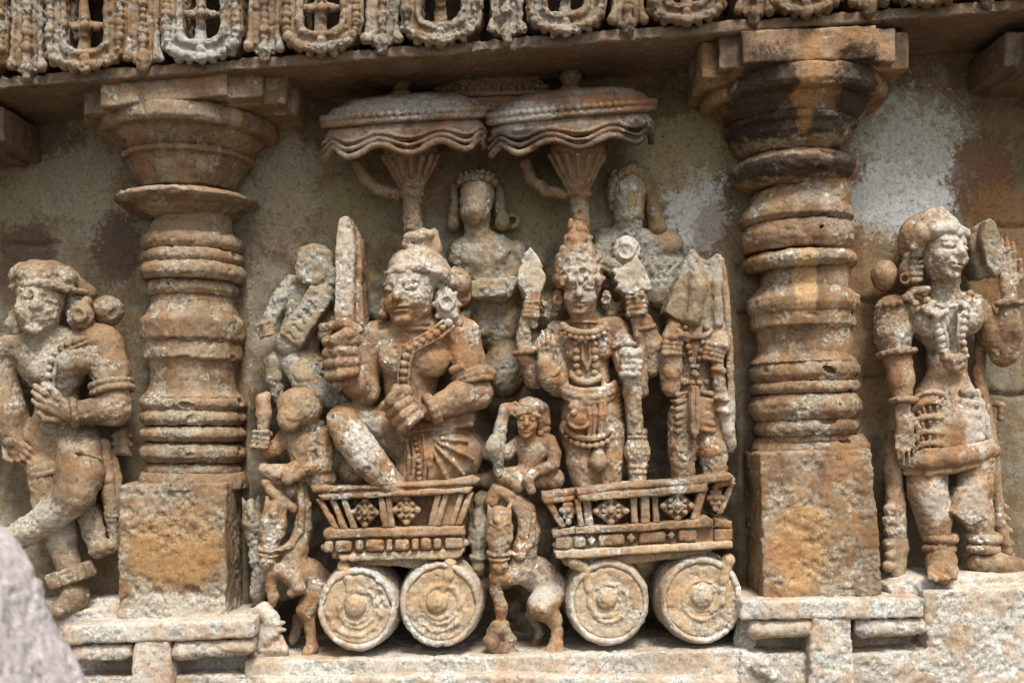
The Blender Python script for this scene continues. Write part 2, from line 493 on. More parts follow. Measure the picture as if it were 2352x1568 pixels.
M_EAVE = stone('eave_stone', (.135, .085, .045), (.225, .155, .09), (.22, .105, .038), (.33, .30, .245), (.56, .55, .52), .5, .5, .4, .5, wear=.35, streak=.3, patches=[(1750, 60, 230, 420, 60, (.10, .06, .03), .6, 2.4), (2200, 20, 230, 250, 60, (.09, .05, .025), .6, 2.4), (460, 120, 230, 90, 60, (.36, .37, .35), .6, 3.0)])
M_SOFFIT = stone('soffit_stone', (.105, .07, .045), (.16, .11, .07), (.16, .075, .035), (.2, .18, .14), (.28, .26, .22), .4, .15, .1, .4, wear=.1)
M_ROCK = stone('pinkish_rock', (.36, .31, .30), (.44, .39, .385), (.40, .29, .24), (.48, .45, .45), (.6, .58, .58), .2, .3, .2, .2, scale=.8)
# ------------------------------------------------------------------ the wall behind, the ground, the rock in front
def sheet(x0, x1, y0, y1, step, dfun):
    """a relief sheet facing the viewer, measured in photo columns and rows at depth 0"""
    xs = np.arange(x0, x1 + 1, step); ys = np.arange(y0, y1 + 1, step)
    X, Y = np.meshgrid(xs, ys, indexing='ij')
    P = np.stack([X.ravel() - 1176.0, np.zeros(X.size), EYE - Y.ravel()], 1)
    P[:, 1] = dfun(X.ravel(), Y.ravel(), P)
    n, m = X.shape
    I = np.arange(n * m).reshape(n, m)
    F = np.stack([I[:-1, :-1].ravel(), I[:-1, 1:].ravel(), I[1:, 1:].ravel(), I[1:, :-1].ravel()], 1)
    return P, F
def wall_depth(X, Y, P):
    d = 7 * vnoise(P, 260, 5) + 4 * vnoise(P, 90, 6) + 1.6 * vnoise(P, 26, 7) + .8 * vnoise(P, 11, 8)
    # joints between the courses of blocks on the right, and rubble low down in the middle
    for (xa, xb, yj) in ((1975, 2040, 690), (1690, 1735, 720), (1985, 2070, 865), (1690, 1720, 612), (2150, 2360, 905), (2240, 2400, 520), (0, 140, 560), (0, 60, 890), (585, 640, 760)):
        d -= 14 * np.exp(-((Y - yj + 3 * np.sin(X / 17.)) / 4.5) ** 2) * ((X > xa) & (X < xb))
    low = np.clip((Y - 560) / 200, 0, 1) * np.clip((X - 560) / 40, 0, 1) * np.clip((1690 - X) / 60, 0, 1)
    low2 = np.clip((Y - 860) / 140, 0, 1) * np.clip((X - 570) / 40, 0, 1) * np.clip((1700 - X) / 40, 0, 1)
    d += low * (16 * vnoise(P, 60, 9) - 14) - 70 * low2 + 14 * low2 * vnoise(P, 34, 10)
    mid = np.clip((Y - 540) / 90, 0, 1) * np.clip((1080 - Y) / 120, 0, 1) * np.clip((X - 600) / 60, 0, 1) * np.clip((1690 - X) / 70, 0, 1)
    d += mid * (24 * vnoise(P, 55, 12) + 12 * vnoise(P, 24, 13) + 6)
    return d
M_WALL = stone('wall_stone', (.125, .095, .054), (.205, .163, .10), (.19, .105, .042), (.29, .27, .215), (.55, .55, .52), .6, .5, .35, .45, wear=.1, speck=80, streak=.35, crisp=True, bump=1.5, patches=[
    (2090, 390, 0, 125, 175, (.56, .58, .55), .95, 3.2), (2100, 300, 0, 150, 110, (.33, .34, .26), .6, 2.4), (2010, 480, 0, 80, 70, (.52, .53, .50), .85, 3.4),
    (2250, 400, 0, 80, 110, (.14, .07, .035), .8, 1.8), (2290, 560, 0, 90, 160, (.27, .135, .045), .7, 1.8), (1985, 760, 0, 120, 260, (.30, .175, .07), .55, 2.0),
    (265, 570, 0, 65, 90, (.085, .055, .04), .85, 1.8), (75, 570, 0, 60, 60, (.10, .065, .045), .75, 1.8), (20, 640, 0, 30, 90, (.12, .07, .05), .7, 1.8),
    (170, 400, 0, 130, 150, (.30, .275, .205), .6, 3.0), (30, 420, 0, 70, 120, (.26, .235, .16), .7, 2.4), (560, 330, 0, 60, 90, (.12, .10, .05), .6, 2.0), (665, 540, 0, 65, 90, (.20, .105, .045), .85, 1.6),
    (640, 720, 0, 80, 200, (.34, .29, .23), .6, 2.4), (1600, 500, 0, 70, 120, (.52, .52, .49), .85, 3.6), (1560, 330, 0, 120, 130, (.29, .25, .14), .7, 2.0), (1640, 560, 0, 60, 110, (.15, .085, .045), .5, 2.2),
    (820, 480, 0, 80, 110, (.22, .19, .095), .7, 2.0), (1230, 480, 0, 140, 90, (.17, .145, .075), .7, 1.8), (650, 430, 0, 90, 150, (.30, .265, .19), .6, 3.0), (1500, 235, 0, 110, 50, (.085, .06, .03), .7, 2.4), (760, 290, 0, 70, 70, (.09, .07, .035), .65, 2.4), (90, 310, 0, 110, 60, (.08, .06, .035), .7, 2.4), (1960, 640, 0, 30, 140, (.16, .085, .035), .6, 2.4), (1010, 560, 0, 60, 60, (.27, .25, .2), .6, 3.0)])  # the row above includes dark brown blotches along the top, just below the eave
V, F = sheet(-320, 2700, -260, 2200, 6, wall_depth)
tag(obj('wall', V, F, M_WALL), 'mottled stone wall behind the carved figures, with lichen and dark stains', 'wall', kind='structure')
gx, gy = 12000.0, 12000.0
V = np.array([[-gx, -200, -Z0 * 1000], [gx, -200, -Z0 * 1000], [gx, gy, -Z0 * 1000], [-gx, gy, -Z0 * 1000]])
M_GROUND = stone('trodden_earth', (.12, .09, .06), (.16, .125, .085), (.14, .09, .05), (.18, .17, .13), (.25, .24, .2), .3, .3, .2, .2, scale=.15, wear=0)
tag(obj('ground', V, np.array([[3, 2, 1, 0]]), M_GROUND, smooth=False), 'trodden earth in front of the carved wall', 'ground', kind='structure')

# the ledge the chariots stand on, and the courses under it
c = Carve(4, 1.2, 11)
c.poly([(560, 1516), (830, 1512), (1100, 1508), (1400, 1498), (1720, 1490), (1720, 1560), (560, 1575)], -120, 182, 6)
tag(c.build('chariot_ledge', M_BASE), 'rough pale ledge under the wheels of both chariots', 'ledge', kind='structure')
c = Carve(4, 1.4, 13)
c.poly([(600, 1560), (1000, 1548), (1400, 1552), (1700, 1560), (1730, 1700), (560, 1700)], -60, 215, 10)
tag(c.build('lower_course', M_BASE), 'pale tan course of stone along the bottom edge below the chariots', 'course', kind='structure')
c = Carve(4, 1.4, 17)
c.poly([(-120, 1410), (100, 1412), (290, 1385), (300, 1480), (-120, 1480)], -60, 120, 8)
c.poly([(-120, 1390), (300, 1370), (300, 1480), (-120, 1480)], -60, 60, 8, ref=60)
c.poly([(60, 1555), (700, 1548), (700, 1760), (-120, 1760), (-120, 1560)], -60, 185, 6)
tag(c.build('left_ledge', M_BASE), 'worn brown ledge under the dancer with crossed legs', 'ledge', kind='structure')
c = Carve(4, 1.5, 19)
c.poly([(2120, 1356), (2500, 1340), (2500, 1760), (1690, 1760), (1700, 1492), (1790, 1500), (1960, 1500), (2130, 1490)], -60, 188, 7)
c.poly([(2040, 1345), (2110, 1325), (2500, 1310), (2500, 1420), (2050, 1420)], -60, 150, 12, ref=150)
c.sph((1745, 1525, 185), 26, 8); c.cap((1745, 1525, 190), (1770, 1555, 190), 18, 14, 8)
tag(c.build('right_ledge', M_BASE), 'speckled white block of ledge under the standing woman', 'ledge', kind='structure')

# pillar plinths: a slab over a rounded roll cut by an upright tongue
def plinth(base, label, x0, x1, y0, slope, tx, bot, seed):
    t = thing('plinth', base, label, 'plinth', 'moulded plinths under the pillars')
    def y(x): return slope * (x - x0)
    def q(a, b, ya, yb): return [(a, ya + y(a)), (b, ya + y(b)), (b, yb + y(b)), (a, yb + y(a))]
    Carve(4, 1.3, seed).poly(q(x0, x1, y0, y0 + 45), -20, 215, 6).build('slab', M_BASE, t)
    for a, b, e in ((x0 + 22, tx[0] - 3, 1), (tx[1] + 12, x1 - 2, 2)):
        c = Carve(3.5, 1.3, seed + e)
        c.poly(q(a, b, y0 + 46, y0 + 76), 20, 205, 8)
        c.cap((a + 14, y0 + 68 + y(a), 190), (b - 14, y0 + 64 + y(b), 190), 19, 19, 10)
        c.build('roll', M_BASE, t)
    Carve(4, 1.4, seed + 4).poly([(tx[0], y0 + 30), (tx[1], y0 + 30), (tx[1] + 2, y0 + 75), (tx[1] + 18, bot), (tx[0] - 14, bot), (tx[0] - 3, y0 + 75)], 60, 212, 6).build('tongue', M_BASE, t)
    Carve(4, 1, seed + 6).poly(q(x0 + 30, x1 - 10, y0 + 72, y0 + 125), -20, 120, 4).build('recess', M_BASE, t)
plinth((360, 1560, 100), 'grey granular plinth beneath the left pillar, beside the blurred rock', 142, 583, 1438, -.04, (305, 388), 1760, 31)
plinth((1910, 1560, 100), 'white speckled plinth beneath the right pillar, stepping into the plain block', 1702, 2124, 1380, -.014, (1866, 1955), 1700, 41)

# out-of-focus boulder close to the lens
c = Carve(5, 3.0, 51)
kk = 1400
c.poly([(-420, 1100), (-60, 1160), (14, 1206), (66, 1276), (118, 1390), (168, 1484), (208, 1566), (250, 1700), (270, 1900), (-420, 1900)], 1150, kk, 60, ref=1190)
tag(c.build('boulder', M_ROCK), 'blurred pinkish grey boulder close to the lens at the lower left corner', 'boulder')
# ------------------------------------------------------------------ pillars
def band(t, name, cx, prof, slope, d, mat, seed, h=3.0, rough=1.0, rnd=2.5, facets=0, label=None, sd=1.0, chips=()):
    c = Carve(h, rough, seed)
    c.lathe((cx, d), prof, slope, rnd=rnd, facets=facets, sd=sd)
    for ch in chips: c.ell(*ch, k=3, op='s')
    rs = np.random.RandomState(seed)
    R = max(r for r, y in prof); ys = [y for r, y in prof if r > R * .93]
    for i in range(7):      # chipped rims
        a = rs.uniform(.1, 3.04); z = rs.uniform(4, 15)
        c.ell((cx + R * math.cos(a), ys[0] if rs.rand() < .5 else ys[-1], d + R * sd * math.sin(a)), (z * 1.5, z * .6, z), ang=rs.uniform(-30, 30), k=2, op='s')
    return c.build(name, mat, t, label)
def rr(r, ya, yb, n=.35, core=.2):
    """a ring with a blunt edge"""
    w = (yb - ya)
    return [(r * core, ya), (r - w * n, ya), (r, ya + w * .35), (r, yb - w * .35), (r - w * n, yb), (r * core, yb)]

DL = 35
t = thing('pillar', (410, 1430, DL), 'brown ringed half pillar left of the chariots, crisp unstained capital', 'pillar', 'ringed pillars dividing the relief')
kw = dict(slope=-.012, d=DL, mat=M_PILLAR)
c = Carve(3.5, 1.6, 61)
c.poly([(272, 1112), (518, 1108), (520, 1425), (268, 1428)], -10, 150, 7)
c.ell((362, 1362, 152), (13, 14, 16), k=6, op='s'); c.ell((440, 1357, 152), (20, 14, 16), ang=-25, k=6, op='s'); c.ell((300, 1395, 160), (70, 40, 10), k=12, op='s')
c.build('pedestal', M_PILLAR, t, 'square pedestal block pitted with two holes')
band(t, 'footing', 445, [(20, 1085), (112, 1085), (118, 1098), (120, 1118), (20, 1118)], seed=62, **kw)
# rings from the bottom up: (radius, top row, bottom row)
for i, (r, a, b) in enumerate([(112, 1064, 1090), (121, 1020, 1058), (121, 982, 1010), (121, 944, 974), (122, 912, 942)]):
    band(t, 'ring', 445, rr(r * .96, a, b, .3), seed=63 + i, **kw)
band(t, 'shaft', 445, [(20, 470), (84, 470), (84, 560), (90, 700), (90, 1070), (20, 1070)], seed=70, **kw)
band(t, 'neck', 445, [(20, 826), (100, 826), (93, 850), (92, 880), (97, 900), (112, 914), (20, 914)], seed=71, **kw)
band(t, 'fillet', 445, [(20, 786), (106, 786), (108, 824), (100, 830), (20, 830)], seed=72, **kw)
band(t, 'drum', 445, [(20, 690), (70, 690), (92, 700), (104, 728), (114, 737), (117, 745), (116, 780), (108, 790), (20, 790)], seed=73, rnd=1.5,
     chips=[((545, 760, 110), (14, 26, 20))], **kw)
for i, (r, a, b) in enumerate([(105, 652, 682), (122, 614, 648), (117, 585, 610), (117, 548, 580)]):
    band(t, 'ring', 444, rr(r * .96, a, b, .22), seed=75 + i, **kw)
band(t, 'cushion', 440, [(20, 490), (45, 492), (72, 503), (88, 524), (95, 548), (20, 548)], seed=80, **kw)
kd = dict(slope=-.0, d=DL, mat=M_PILLAR)
band(t, 'disc', 434, [(20, 452), (95, 453), (135, 457), (158, 464), (160, 470), (150, 476), (120, 482), (112, 492), (84, 506), (20, 508)], seed=81, rough=1.2, rnd=2,
     chips=[((462, 428, 196), (52, 9, 14)), ((395, 436, 196), (20, 6, 9)), ((350, 442, 180), (14, 7, 9))], **kd)
band(t, 'lower_bowl', 434, [(20, 362), (138, 364), (148, 370), (146, 377), (134, 380), (126, 396), (112, 425), (104, 440), (20, 455)], seed=82, rnd=1.5, **kd)
band(t, 'upper_bowl', 434, [(20, 322), (170, 322), (166, 334), (150, 352), (134, 368), (20, 370)], seed=83, rnd=1.5, **kd)
band(t, 'rim', 437, [(20, 280), (188, 284), (196, 292), (197, 316), (190, 325), (20, 326)], seed=85, rnd=2, **kd)
c = Carve(3.5, 1.0, 84)
c.poly([(228, 190), (522, 162), (522, 219), (228, 247)], -10, 226, 4)
c.poly([(522, 165), (602, 160), (602, 222), (520, 228)], -10, 212, 4, ref=212)
c.poly([(192, 200), (660, 170), (655, 238), (194, 262)], -10, 180, 4, ref=180)
c.poly([(186, 215), (690, 190), (680, 262), (190, 285)], -10, 120, 5, ref=120)
c.build('abacus', M_PILLAR, t, 'stepped square abacus slab')

DR = 45
t = thing('pillar', (1880, 1380, DR), 'orange brown ringed half pillar right of the chariots, capital streaked with black mould', 'pillar', 'ringed pillars dividing the relief')
kw = dict(slope=.03, d=DR, mat=M_PILLAR_R)
c = Carve(3.5, 1.7, 91)
c.poly([(1745, 1040), (2003, 1030), (2030, 1368), (1754, 1380)], -10, 165, 5)
c.ell((1830, 1210, 168), (40, 10, 9), ang=-20, k=8, op='s'); c.ell((1880, 1290, 166), (90, 50, 6), k=12, op='s'); c.ell((1850, 1245, 168), (16, 5, 9), k=4, op='s')
c.build('pedestal', M_PILLAR_R, t, 'tapering pedestal block with flaked orange patch')
cx = 1850
band(t, 'footing', cx + 10, [(20, 1002), (116, 1002), (124, 1012), (132, 1026), (132, 1060), (20, 1060)], seed=92, sd=.8, **kw)
band(t, 'shaft', cx, [(20, 400), (98, 410), (98, 620), (100, 800), (104, 1010), (20, 1010)], seed=93, **kw)
for i, (r, a, b) in enumerate([(121, 966, 996), (128, 908, 962), (125, 880, 902), (125, 832, 876)]):
    band(t, 'ring', cx - 1 + i * -1, rr(r * .97, a, b, .22), seed=94 + i, facets=8 if i in (1, 3) else 0, phase_=0, **kw) if False else band(t, 'ring', cx - 1 - i, rr(r * .97, a, b, .22), seed=94 + i, **kw)
band(t, 'neck', 1842, [(20, 752), (112, 752), (104, 766), (98, 790), (102, 815), (118, 834), (20, 834)], seed=99, **kw)
band(t, 'drum', 1842, [(20, 640), (78, 640), (106, 672), (124, 690), (126, 705), (120, 720), (116, 722), (117, 752), (110, 758), (20, 758)], seed=100, rnd=1.5, **kw)
band(t, 'ring', 1835, rr(126, 590, 622, .3), seed=101, **kw)
band(t, 'ring', 1830, rr(125, 524, 580, .14), seed=102, **kw)
band(t, 'cushion', 1828, [(20, 432), (62, 432), (96, 448), (112, 478), (124, 494), (126, 508), (116, 518), (20, 522)], seed=103, rnd=2, **kw)
kd = dict(slope=.02, d=DR, mat=M_PILLAR_R)
band(t, 'disc', 1820, [(20, 362), (95, 364), (132, 380), (140, 388), (142, 398), (136, 414), (122, 426), (98, 436), (20, 440)], seed=104, rough=1.1, rnd=2,
     chips=[((1905, 352, 165), (26, 10, 14))], **kd)
band(t, 'lower_bowl', 1814, [(20, 288), (140, 290), (149, 297), (147, 306), (137, 312), (135, 330), (116, 350), (104, 362), (20, 368)], seed=105, rnd=1.5, **kd)
band(t, 'upper_bowl', 1815, [(20, 248), (174, 250), (170, 264), (152, 284), (138, 296), (20, 298)], seed=106, rnd=1.5, **kd)
band(t, 'rim', 1818, [(20, 200), (198, 204), (207, 212), (207, 242), (200, 252), (20, 253)], seed=107, rnd=2, **kd)
c = Carve(3.5, 1.1, 108)
c.poly([(1704, 70), (2014, 56), (2016, 132), (1706, 146)], -10, 250, 5)
c.poly([(1650, 80), (2056, 62), (2058, 142), (1652, 160)], -10, 230, 5, ref=230)
c.poly([(1610, 95), (2088, 72), (2090, 160), (1612, 180)], -10, 204, 5, ref=204)
c.ell((1950, 128, 252), (36, 18, 12), ang=10, k=6, op='s')
c.build('abacus', M_PILLAR_R, t, 'stepped abacus slab with a broken corner')

# the next pillars along, of which only the capitals reach into the picture
def far_capital(base, label, cx, y0, side, mat, seed):
    t = thing('pillar_capital', base, label, 'capital')
    c = Carve(4, 1.2, seed)
    c.poly([(cx - 240, y0), (cx + 240, y0 - 12), (cx + 240, y0 + 70), (cx - 240, y0 + 80)], -10, 190, 5)
    c.poly([(cx - 190, y0), (cx + 190, y0 - 12), (cx + 190, y0 + 72), (cx - 190, y0 + 80)], -10, 225, 5, ref=225)
    c.build('abacus', mat, t)
    band(t, 'bowl', cx, [(20, y0 + 95), (200, y0 + 100), (204, y0 + 118), (176, y0 + 150), (160, y0 + 160), (160, y0 + 185), (120, y0 + 240), (20, y0 + 240)], 0.0, 40, mat, seed + 1)
    band(t, 'disc', cx, [(20, y0 + 258), (110, y0 + 258), (140, y0 + 285), (130, y0 + 310), (20, y0 + 325)], 0.0, 40, mat, seed + 2)
far_capital((2510, 420, 40), 'shadowed dark capital cut off by the right edge of the picture', 2550, 72, 1, M_SOFFIT, 111)  # dark soffit stone: the shadow on this capital is put into its colour
far_capital((-185, 560, 40), 'shadowed brown capital cut off by the left edge of the picture', -232, 255, -1, M_SOFFIT, 121)  # same dark stone, its shade painted in as colour

# ------------------------------------------------------------------ the eave: soffit, fascia and a fringe of beaded loops and pendants
def fy(x): return 172 - .0765 * x            # row of the loops' lowest beads
t = thing('eave', (1176, 120, 120), 'overhanging eave fringed with beaded loops and pendants along the top', 'eave')
c = Carve(5, 1.6, 131)
c.poly([(-260, fy(-260) + 32), (2700, fy(2700) + 32), (2700, fy(2700) + 2), (-260, fy(-260) + 2)], -30, 246, 6)
c.poly([(-260, fy(-260) + 20), (2700, fy(2700) + 20), (2700, -420), (-260, -300)], -30, 80, 4, ref=246)
c.poly([(-260, fy(-260) - 270), (2700, fy(2700) - 270), (2700, -420), (-260, -300)], -30, 246, 6)
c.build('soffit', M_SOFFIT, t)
M_HOLE = M_SOFFIT
def loop(cx, e):
    yb = fy(cx)
    s = -.06
    c = Carve(2.6, 1.7, 140 + e)
    def U(w, b, n=9):
        pts = [(cx - w, -190)]
        for i in range(n + 1):
            a = math.pi * (1 + i / n)
            pts.append((cx + (w * math.copysign(abs(math.cos(a)) ** .7, math.cos(a))), yb - b - w * .62 + w * .62 * abs(math.sin(a)) ** .8 + s * (math.cos(a) * w)))
        pts.append((cx + w, -190))
        return pts
    out, inn, mid, rim = U(95, 6), U(44, 44), U(80, 8), U(51, 36)
    c.poly(out, 140, 258, 6)
    c.poly(inn, 90, 300, 4, op='s', k=3, ref=258)
    c.chain([(x, y, 258) for x, y in rim], 8, 4)
    c.beads([(x, y, 262) for x, y in mid], 10.5, 16, 2, .3)
    rs = np.random.RandomState(e)
    for i in range(9):
        a = math.pi * (1.12 + .76 * i / 8)
        c.ell((cx + 86 * math.cos(a), yb - 52 + 54 * abs(math.sin(a)) + s * 60 * math.cos(a), 250), (11, 15 * rs.uniform(.6, 1.2), 14), ang=math.degrees(a) + 90, k=3)
    # a knot of leaves on the lowest point
    for dx, dy, r in ((-22, -6, 12), (0, -2, 15), (22, -8, 12), (0, -22, 11)): c.sph((cx + dx, yb + dy, 266), r, 3)
    L = c.build('beaded_loop', M_EAVE, t)
    c = Carve(2.8, 1.2, 160 + e)
    fyc = yb - 104 + (8 if e % 2 else 0)
    c.chain([(cx - 2, -190, 238), (cx - 2, fyc, 238), (cx, yb - 34, 244)], [17, 11, 15], 5)
    for a in range(0, 360, 90):
        ca, sa = math.cos(math.radians(a)), math.sin(math.radians(a))
        c.cap((cx, fyc, 238), (cx + 46 * ca, fyc - 32 * sa, 236), 14, 8, 6)
        c.sph((cx + 26 * ca, fyc - 20 * sa, 252), 10, 3)
    c.sph((cx, fyc, 258), 13, 3)
    c.build('flower', M_EAVE, L)
def pendant(cx, e):
    yb = fy(cx) + 2
    c = Carve(2.6, 1.6, 180 + e)
    c.poly([(cx - 39, -190), (cx + 39, -190), (cx + 39, yb - 34), (cx + 22, yb - 4), (cx - 22, yb - 2), (cx - 39, yb - 32)], 140, 250, 5)
    for sx in (-31, 31): c.chain([(cx + sx, -190, 250), (cx + sx, yb - 40, 250), (cx + sx * 1.15, yb - 18, 254)], [6, 7, 13], 4)
    c.beads([(cx, -190, 254), (cx, yb - 8, 256)], 11, 16, 2, .3)
    c.chain([(cx, yb - 8, 254), (cx, yb + 8, 252), (cx, yb + 22, 246)], [17, 12, 5], 4)
    c.build('pendant', M_EAVE, t)
for e, cx in enumerate((-80, 195, 462, 738, 1012, 1300, 1578, 1852, 2128, 2400)): loop(cx, e)
for e, cx in enumerate((62, 328, 607, 878, 1163, 1443, 1732, 1995, 2268)): pendant(cx, e)
# ------------------------------------------------------------------ carving figures
def head(c, p, W, H, yaw=0, ang=0, pitch=0, feat=1.0):
    """a carved head, chin to crown H pixels high, W wide; feat: how much of the face has survived"""
    M = rotm(ang, yaw, pitch); o = J(p); k = S(p[2]); W, H = W * k, H * k
    def q(x, f, z): return o + M @ np.array([x * W, f * H * .58, z * H])
    def R(x, f, z): return np.array([x * W, f * H, z * H])
    c._ell(q(0, 0, .13), R(.5, .40, .37), M, 8)
    c._ell(q(0, .14, -.16), R(.42, .32, .35), M, .12 * H)
    if feat <= 0: return
    f = feat
    c._cap(q(0, .60, .10), q(0, .66 + .12 * f, -.085), .045 * H, .075 * H, .05 * H)
    for s in (-1, 1):
        c._cap(q(s * .08, .64, -.10), q(s * .09, .62, -.10), .045 * H, .045 * H, .02 * H)
        c._cap(q(s * .07, .665, .125), q(s * .36, .50, .12), .03 * H, .02 * H, .03 * H)
        c._ell(q(s * .215, .60, .035), R(.15, .07, .062), M, .03 * H, 's')
        c._ell(q(s * .215, .56, .035), R(.115, .07, .045), M, .01 * H)
        c._cap(q(s * .09, .635, .055), q(s * .23, .62, .085), .016 * H, .016 * H, .01 * H)
        c._cap(q(s * .23, .62, .085), q(s * .36, .52, .045), .016 * H, .014 * H, .01 * H)
        c._cap(q(s * .10, .62, .02), q(s * .34, .54, .015), .013 * H, .013 * H, .01 * H)
        c._ell(q(s * .24, .42, -.14), R(.19, .12, .13), M, .06 * H)
    if feat > .3:
      c._ell(q(0, .64, -.225), R(.19, .06, .032), M, .02 * H)
      c._ell(q(0, .63, -.295), R(.15, .06, .038), M, .02 * H)
      c._cap(q(-.13, .66, -.257), q(.13, .66, -.257), .011 * H, .011 * H, .015 * H, 's')
    c._ell(q(0, .54, -.41), R(.17, .08, .075), M, .05 * H)
def loc(p, ang=0, yaw=0, pitch=0):
    o = J(p); k = S(p[2]); M = rotm(ang, yaw, pitch)
    return M, (lambda x, f, z: o + M @ np.array([x * k, f * k, z * k])), k
def fist(c, p, w, l, ang=0, yaw=0, k=3, n=4):
    """a closed hand round something that runs along local z; w across, l along"""
    M, q, s = loc(p, ang, yaw)
    c._ell(q(0, 0, 0), np.array([w * .95, w * .8, l]) * s, M, 5)
    r = l * .30
    for i in range(n):
        z = (i - (n - 1) / 2) * l * 2 / n
        pts = [(-w * .95, -.1 * w, z), (-w * .9, .62 * w, z * 1.0), (-w * .05, 1.02 * w, z * .96), (w * .75, .62 * w, z * .92)]
        for a, b in zip(pts, pts[1:]): c._cap(q(*a), q(*b), r * s * .92, r * s * .85, k)
    c._cap(q(w * .8, .2 * w, l * .75), q(w * .55, .9 * w, l * 1.0), r * 1.1 * s, r * s, k)
    c._cap(q(w * .55, .9 * w, l * 1.0), q(-w * .25, 1.2 * w, l * .78), r * s, r * .8 * s, k)
def hand(c, w, t, wd, thumb=1, k=2.5, curl=6):
    """an open hand from wrist w to fingertip t (column, row, depth), wd wide across the knuckles"""
    w, t = np.array(w, float), np.array(t, float)
    u = t - w
    n = np.array([-u[1], u[0], 0]); n /= np.linalg.norm(n[:2]) + 1e-9
    m = w + u * .48
    for o_ in (-.28, 0, .28): c.cap(w + n * o_ * wd * .6, m + n * o_ * wd, wd * .22, wd * .2, 4)
    for o_, L in ((-.38, .84), (-.13, .97), (.13, 1.0), (.38, .88)):
        a = m + n * o_ * wd; b = w + u * (.48 + (L - .48) * .55) + n * o_ * wd * 1.08 + [0, 0, curl * .5]; e = w + u * L + n * o_ * wd * 1.0 + [0, 0, -curl]
        c.cap(a, b, wd * .125, wd * .12, k); c.cap(b, e, wd * .12, wd * .095, k)
    a = w + u * .12 + n * thumb * wd * .4; b = w + u * .36 + n * thumb * wd * .72 + [0, 0, 4]; e = w + u * .58 + n * thumb * wd * .66 + [0, 0, 6]
    c.cap(a, b, wd * .16, wd * .14, 4); c.cap(b, e, wd * .14, wd * .11, k)
def bangle(c, p, q_, t, R, r, beads=0):
    """a ring at fraction t of the limb p..q_"""
    p, q_ = np.array(p, float), np.array(q_, float)
    m = p + (q_ - p) * t
    a = J(q_) - J(p)
    c.ring(tuple(m), R, r, a)
    if beads:
        a = a / np.linalg.norm(a)
        u = np.cross(a, [0, 0, 1.0]); 
        if np.linalg.norm(u) < .1: u = np.cross(a, [1.0, 0, 0])
        u /= np.linalg.norm(u); v = np.cross(a, u)
        s = S(m[2]); o = J(m)
        n = max(8, int(2 * math.pi * R / (beads * 1.9)))
        for i in range(n):
            x = 2 * math.pi * i / n
            e = o + (u * math.cos(x) + v * math.sin(x)) * (R + r * .4) * s
            c._cap(e, e, beads * s, beads * s, 1.5)
def arc(cx, cy, rx, ry, a0, a1, d, n=10, dd=0):
    """points along an ellipse; angles in degrees, counter-clockwise from the right; dd: extra depth at mid-arc"""
    return [(cx + rx * math.cos(math.radians(a)), cy - ry * math.sin(math.radians(a)), d + dd * math.sin(math.pi * i / n))
            for i, a in enumerate(np.linspace(a0, a1, n + 1))]

def horse_head(c, top, muz, w, side=0):
    """a long horse's head from the poll to the muzzle, w wide at the cheeks"""
    T, M_ = np.array(top, float), np.array(muz, float)
    u = M_ - T
    n = np.array([-u[1], u[0], 0]); n /= np.linalg.norm(n)
    def q(f, s_, d=0): return tuple(T + u * f + n * s_ * w + [0, 0, d])
    c.chain([q(0, 0), q(.25, 0, 4), q(.5, 0, 4), q(.78, 0, 2), q(1, 0, 2)], [w * .78, w * .92, w * .72, w * .56, w * .60], 4)
    for s_ in (-1, 1):
        c.ell(q(.30, s_ * .62, w * .62), (w * .19, w * .14, w * .16), k=2)
        c.ell(q(.42, s_ * .6, w * .35), (w * .32, w * .36, w * .3), k=5)
        c.sph(q(1.0, s_ * .30, w * .58), w * .17, 2)
        c.chain([q(-.02, s_ * .55, 0), q(-.22, s_ * .72, -2)], [w * .28, w * .12], 3)
    c.cap(q(.35, 0, w * .78), q(.85, 0, w * .5), w * .14, w * .12, 4)
    c.chain([q(-.12, 0, w * .4), q(.08, .1, w * .9), q(.2, 0, w * .92)], [w * .3, w * .3, w * .22], 6)
# ------------------------------------------------------------------ the seated lord with the sword
H = 2.6
t = thing('seated_figure', (960, 1115, 60), 'large seated stone man in the left chariot, one knee raised, fist at his belly', 'statue')
c = Carve(2.4, 1.15, 201)
# trunk
c.ell((948, 810, 88), (80, 80, 52), k=20); c.ell((943, 890, 82), (60, 72, 44), k=22); c.ell((950, 960, 80), (64, 60, 48), k=22); c.ell((1004, 1030, 76), (84, 64, 52), k=20)
c.ell((905, 822, 124), (38, 40, 22), k=14); c.ell((993, 825, 124), (40, 42, 24), k=14)
c.cap((884, 772, 95), (1040, 754, 92), 30, 34, 18)
c.cap((950, 765, 100), (952, 725, 105), 40, 42, 14)
c.ring((952, 755, 104), 40, 4, (0, .1, 1)); c.ring((952, 742, 106), 41, 3, (0, .1, 1))
head(c, (945, 672, 116), 124, 158, yaw=-24, ang=4, feat=.8)
# his left arm, across the body
sh, el, wr = (1062, 772, 92), (1098, 905, 116), (990, 942, 150)
c.chain([sh, (1076, 830, 100), el], [43, 40, 32], 10); c.chain([el, (1060, 912, 134), wr], [35, 37, 26], 8)
fist(c, (932, 940, 152), 34, 44, ang=35, yaw=-10)
c.cap((930, 905, 160), (908, 893, 150), 14, 12, 5)
# his right arm, holding the sword hilt
c.chain([(866, 775, 80), (836, 840, 80), (838, 900, 100)], [40, 36, 30], 14); c.chain([(838, 900, 100), (815, 880, 130), (796, 850, 150)], [32, 30, 26], 12)
fist(c, (794, 822, 150), 36, 52, ang=4, yaw=-12)
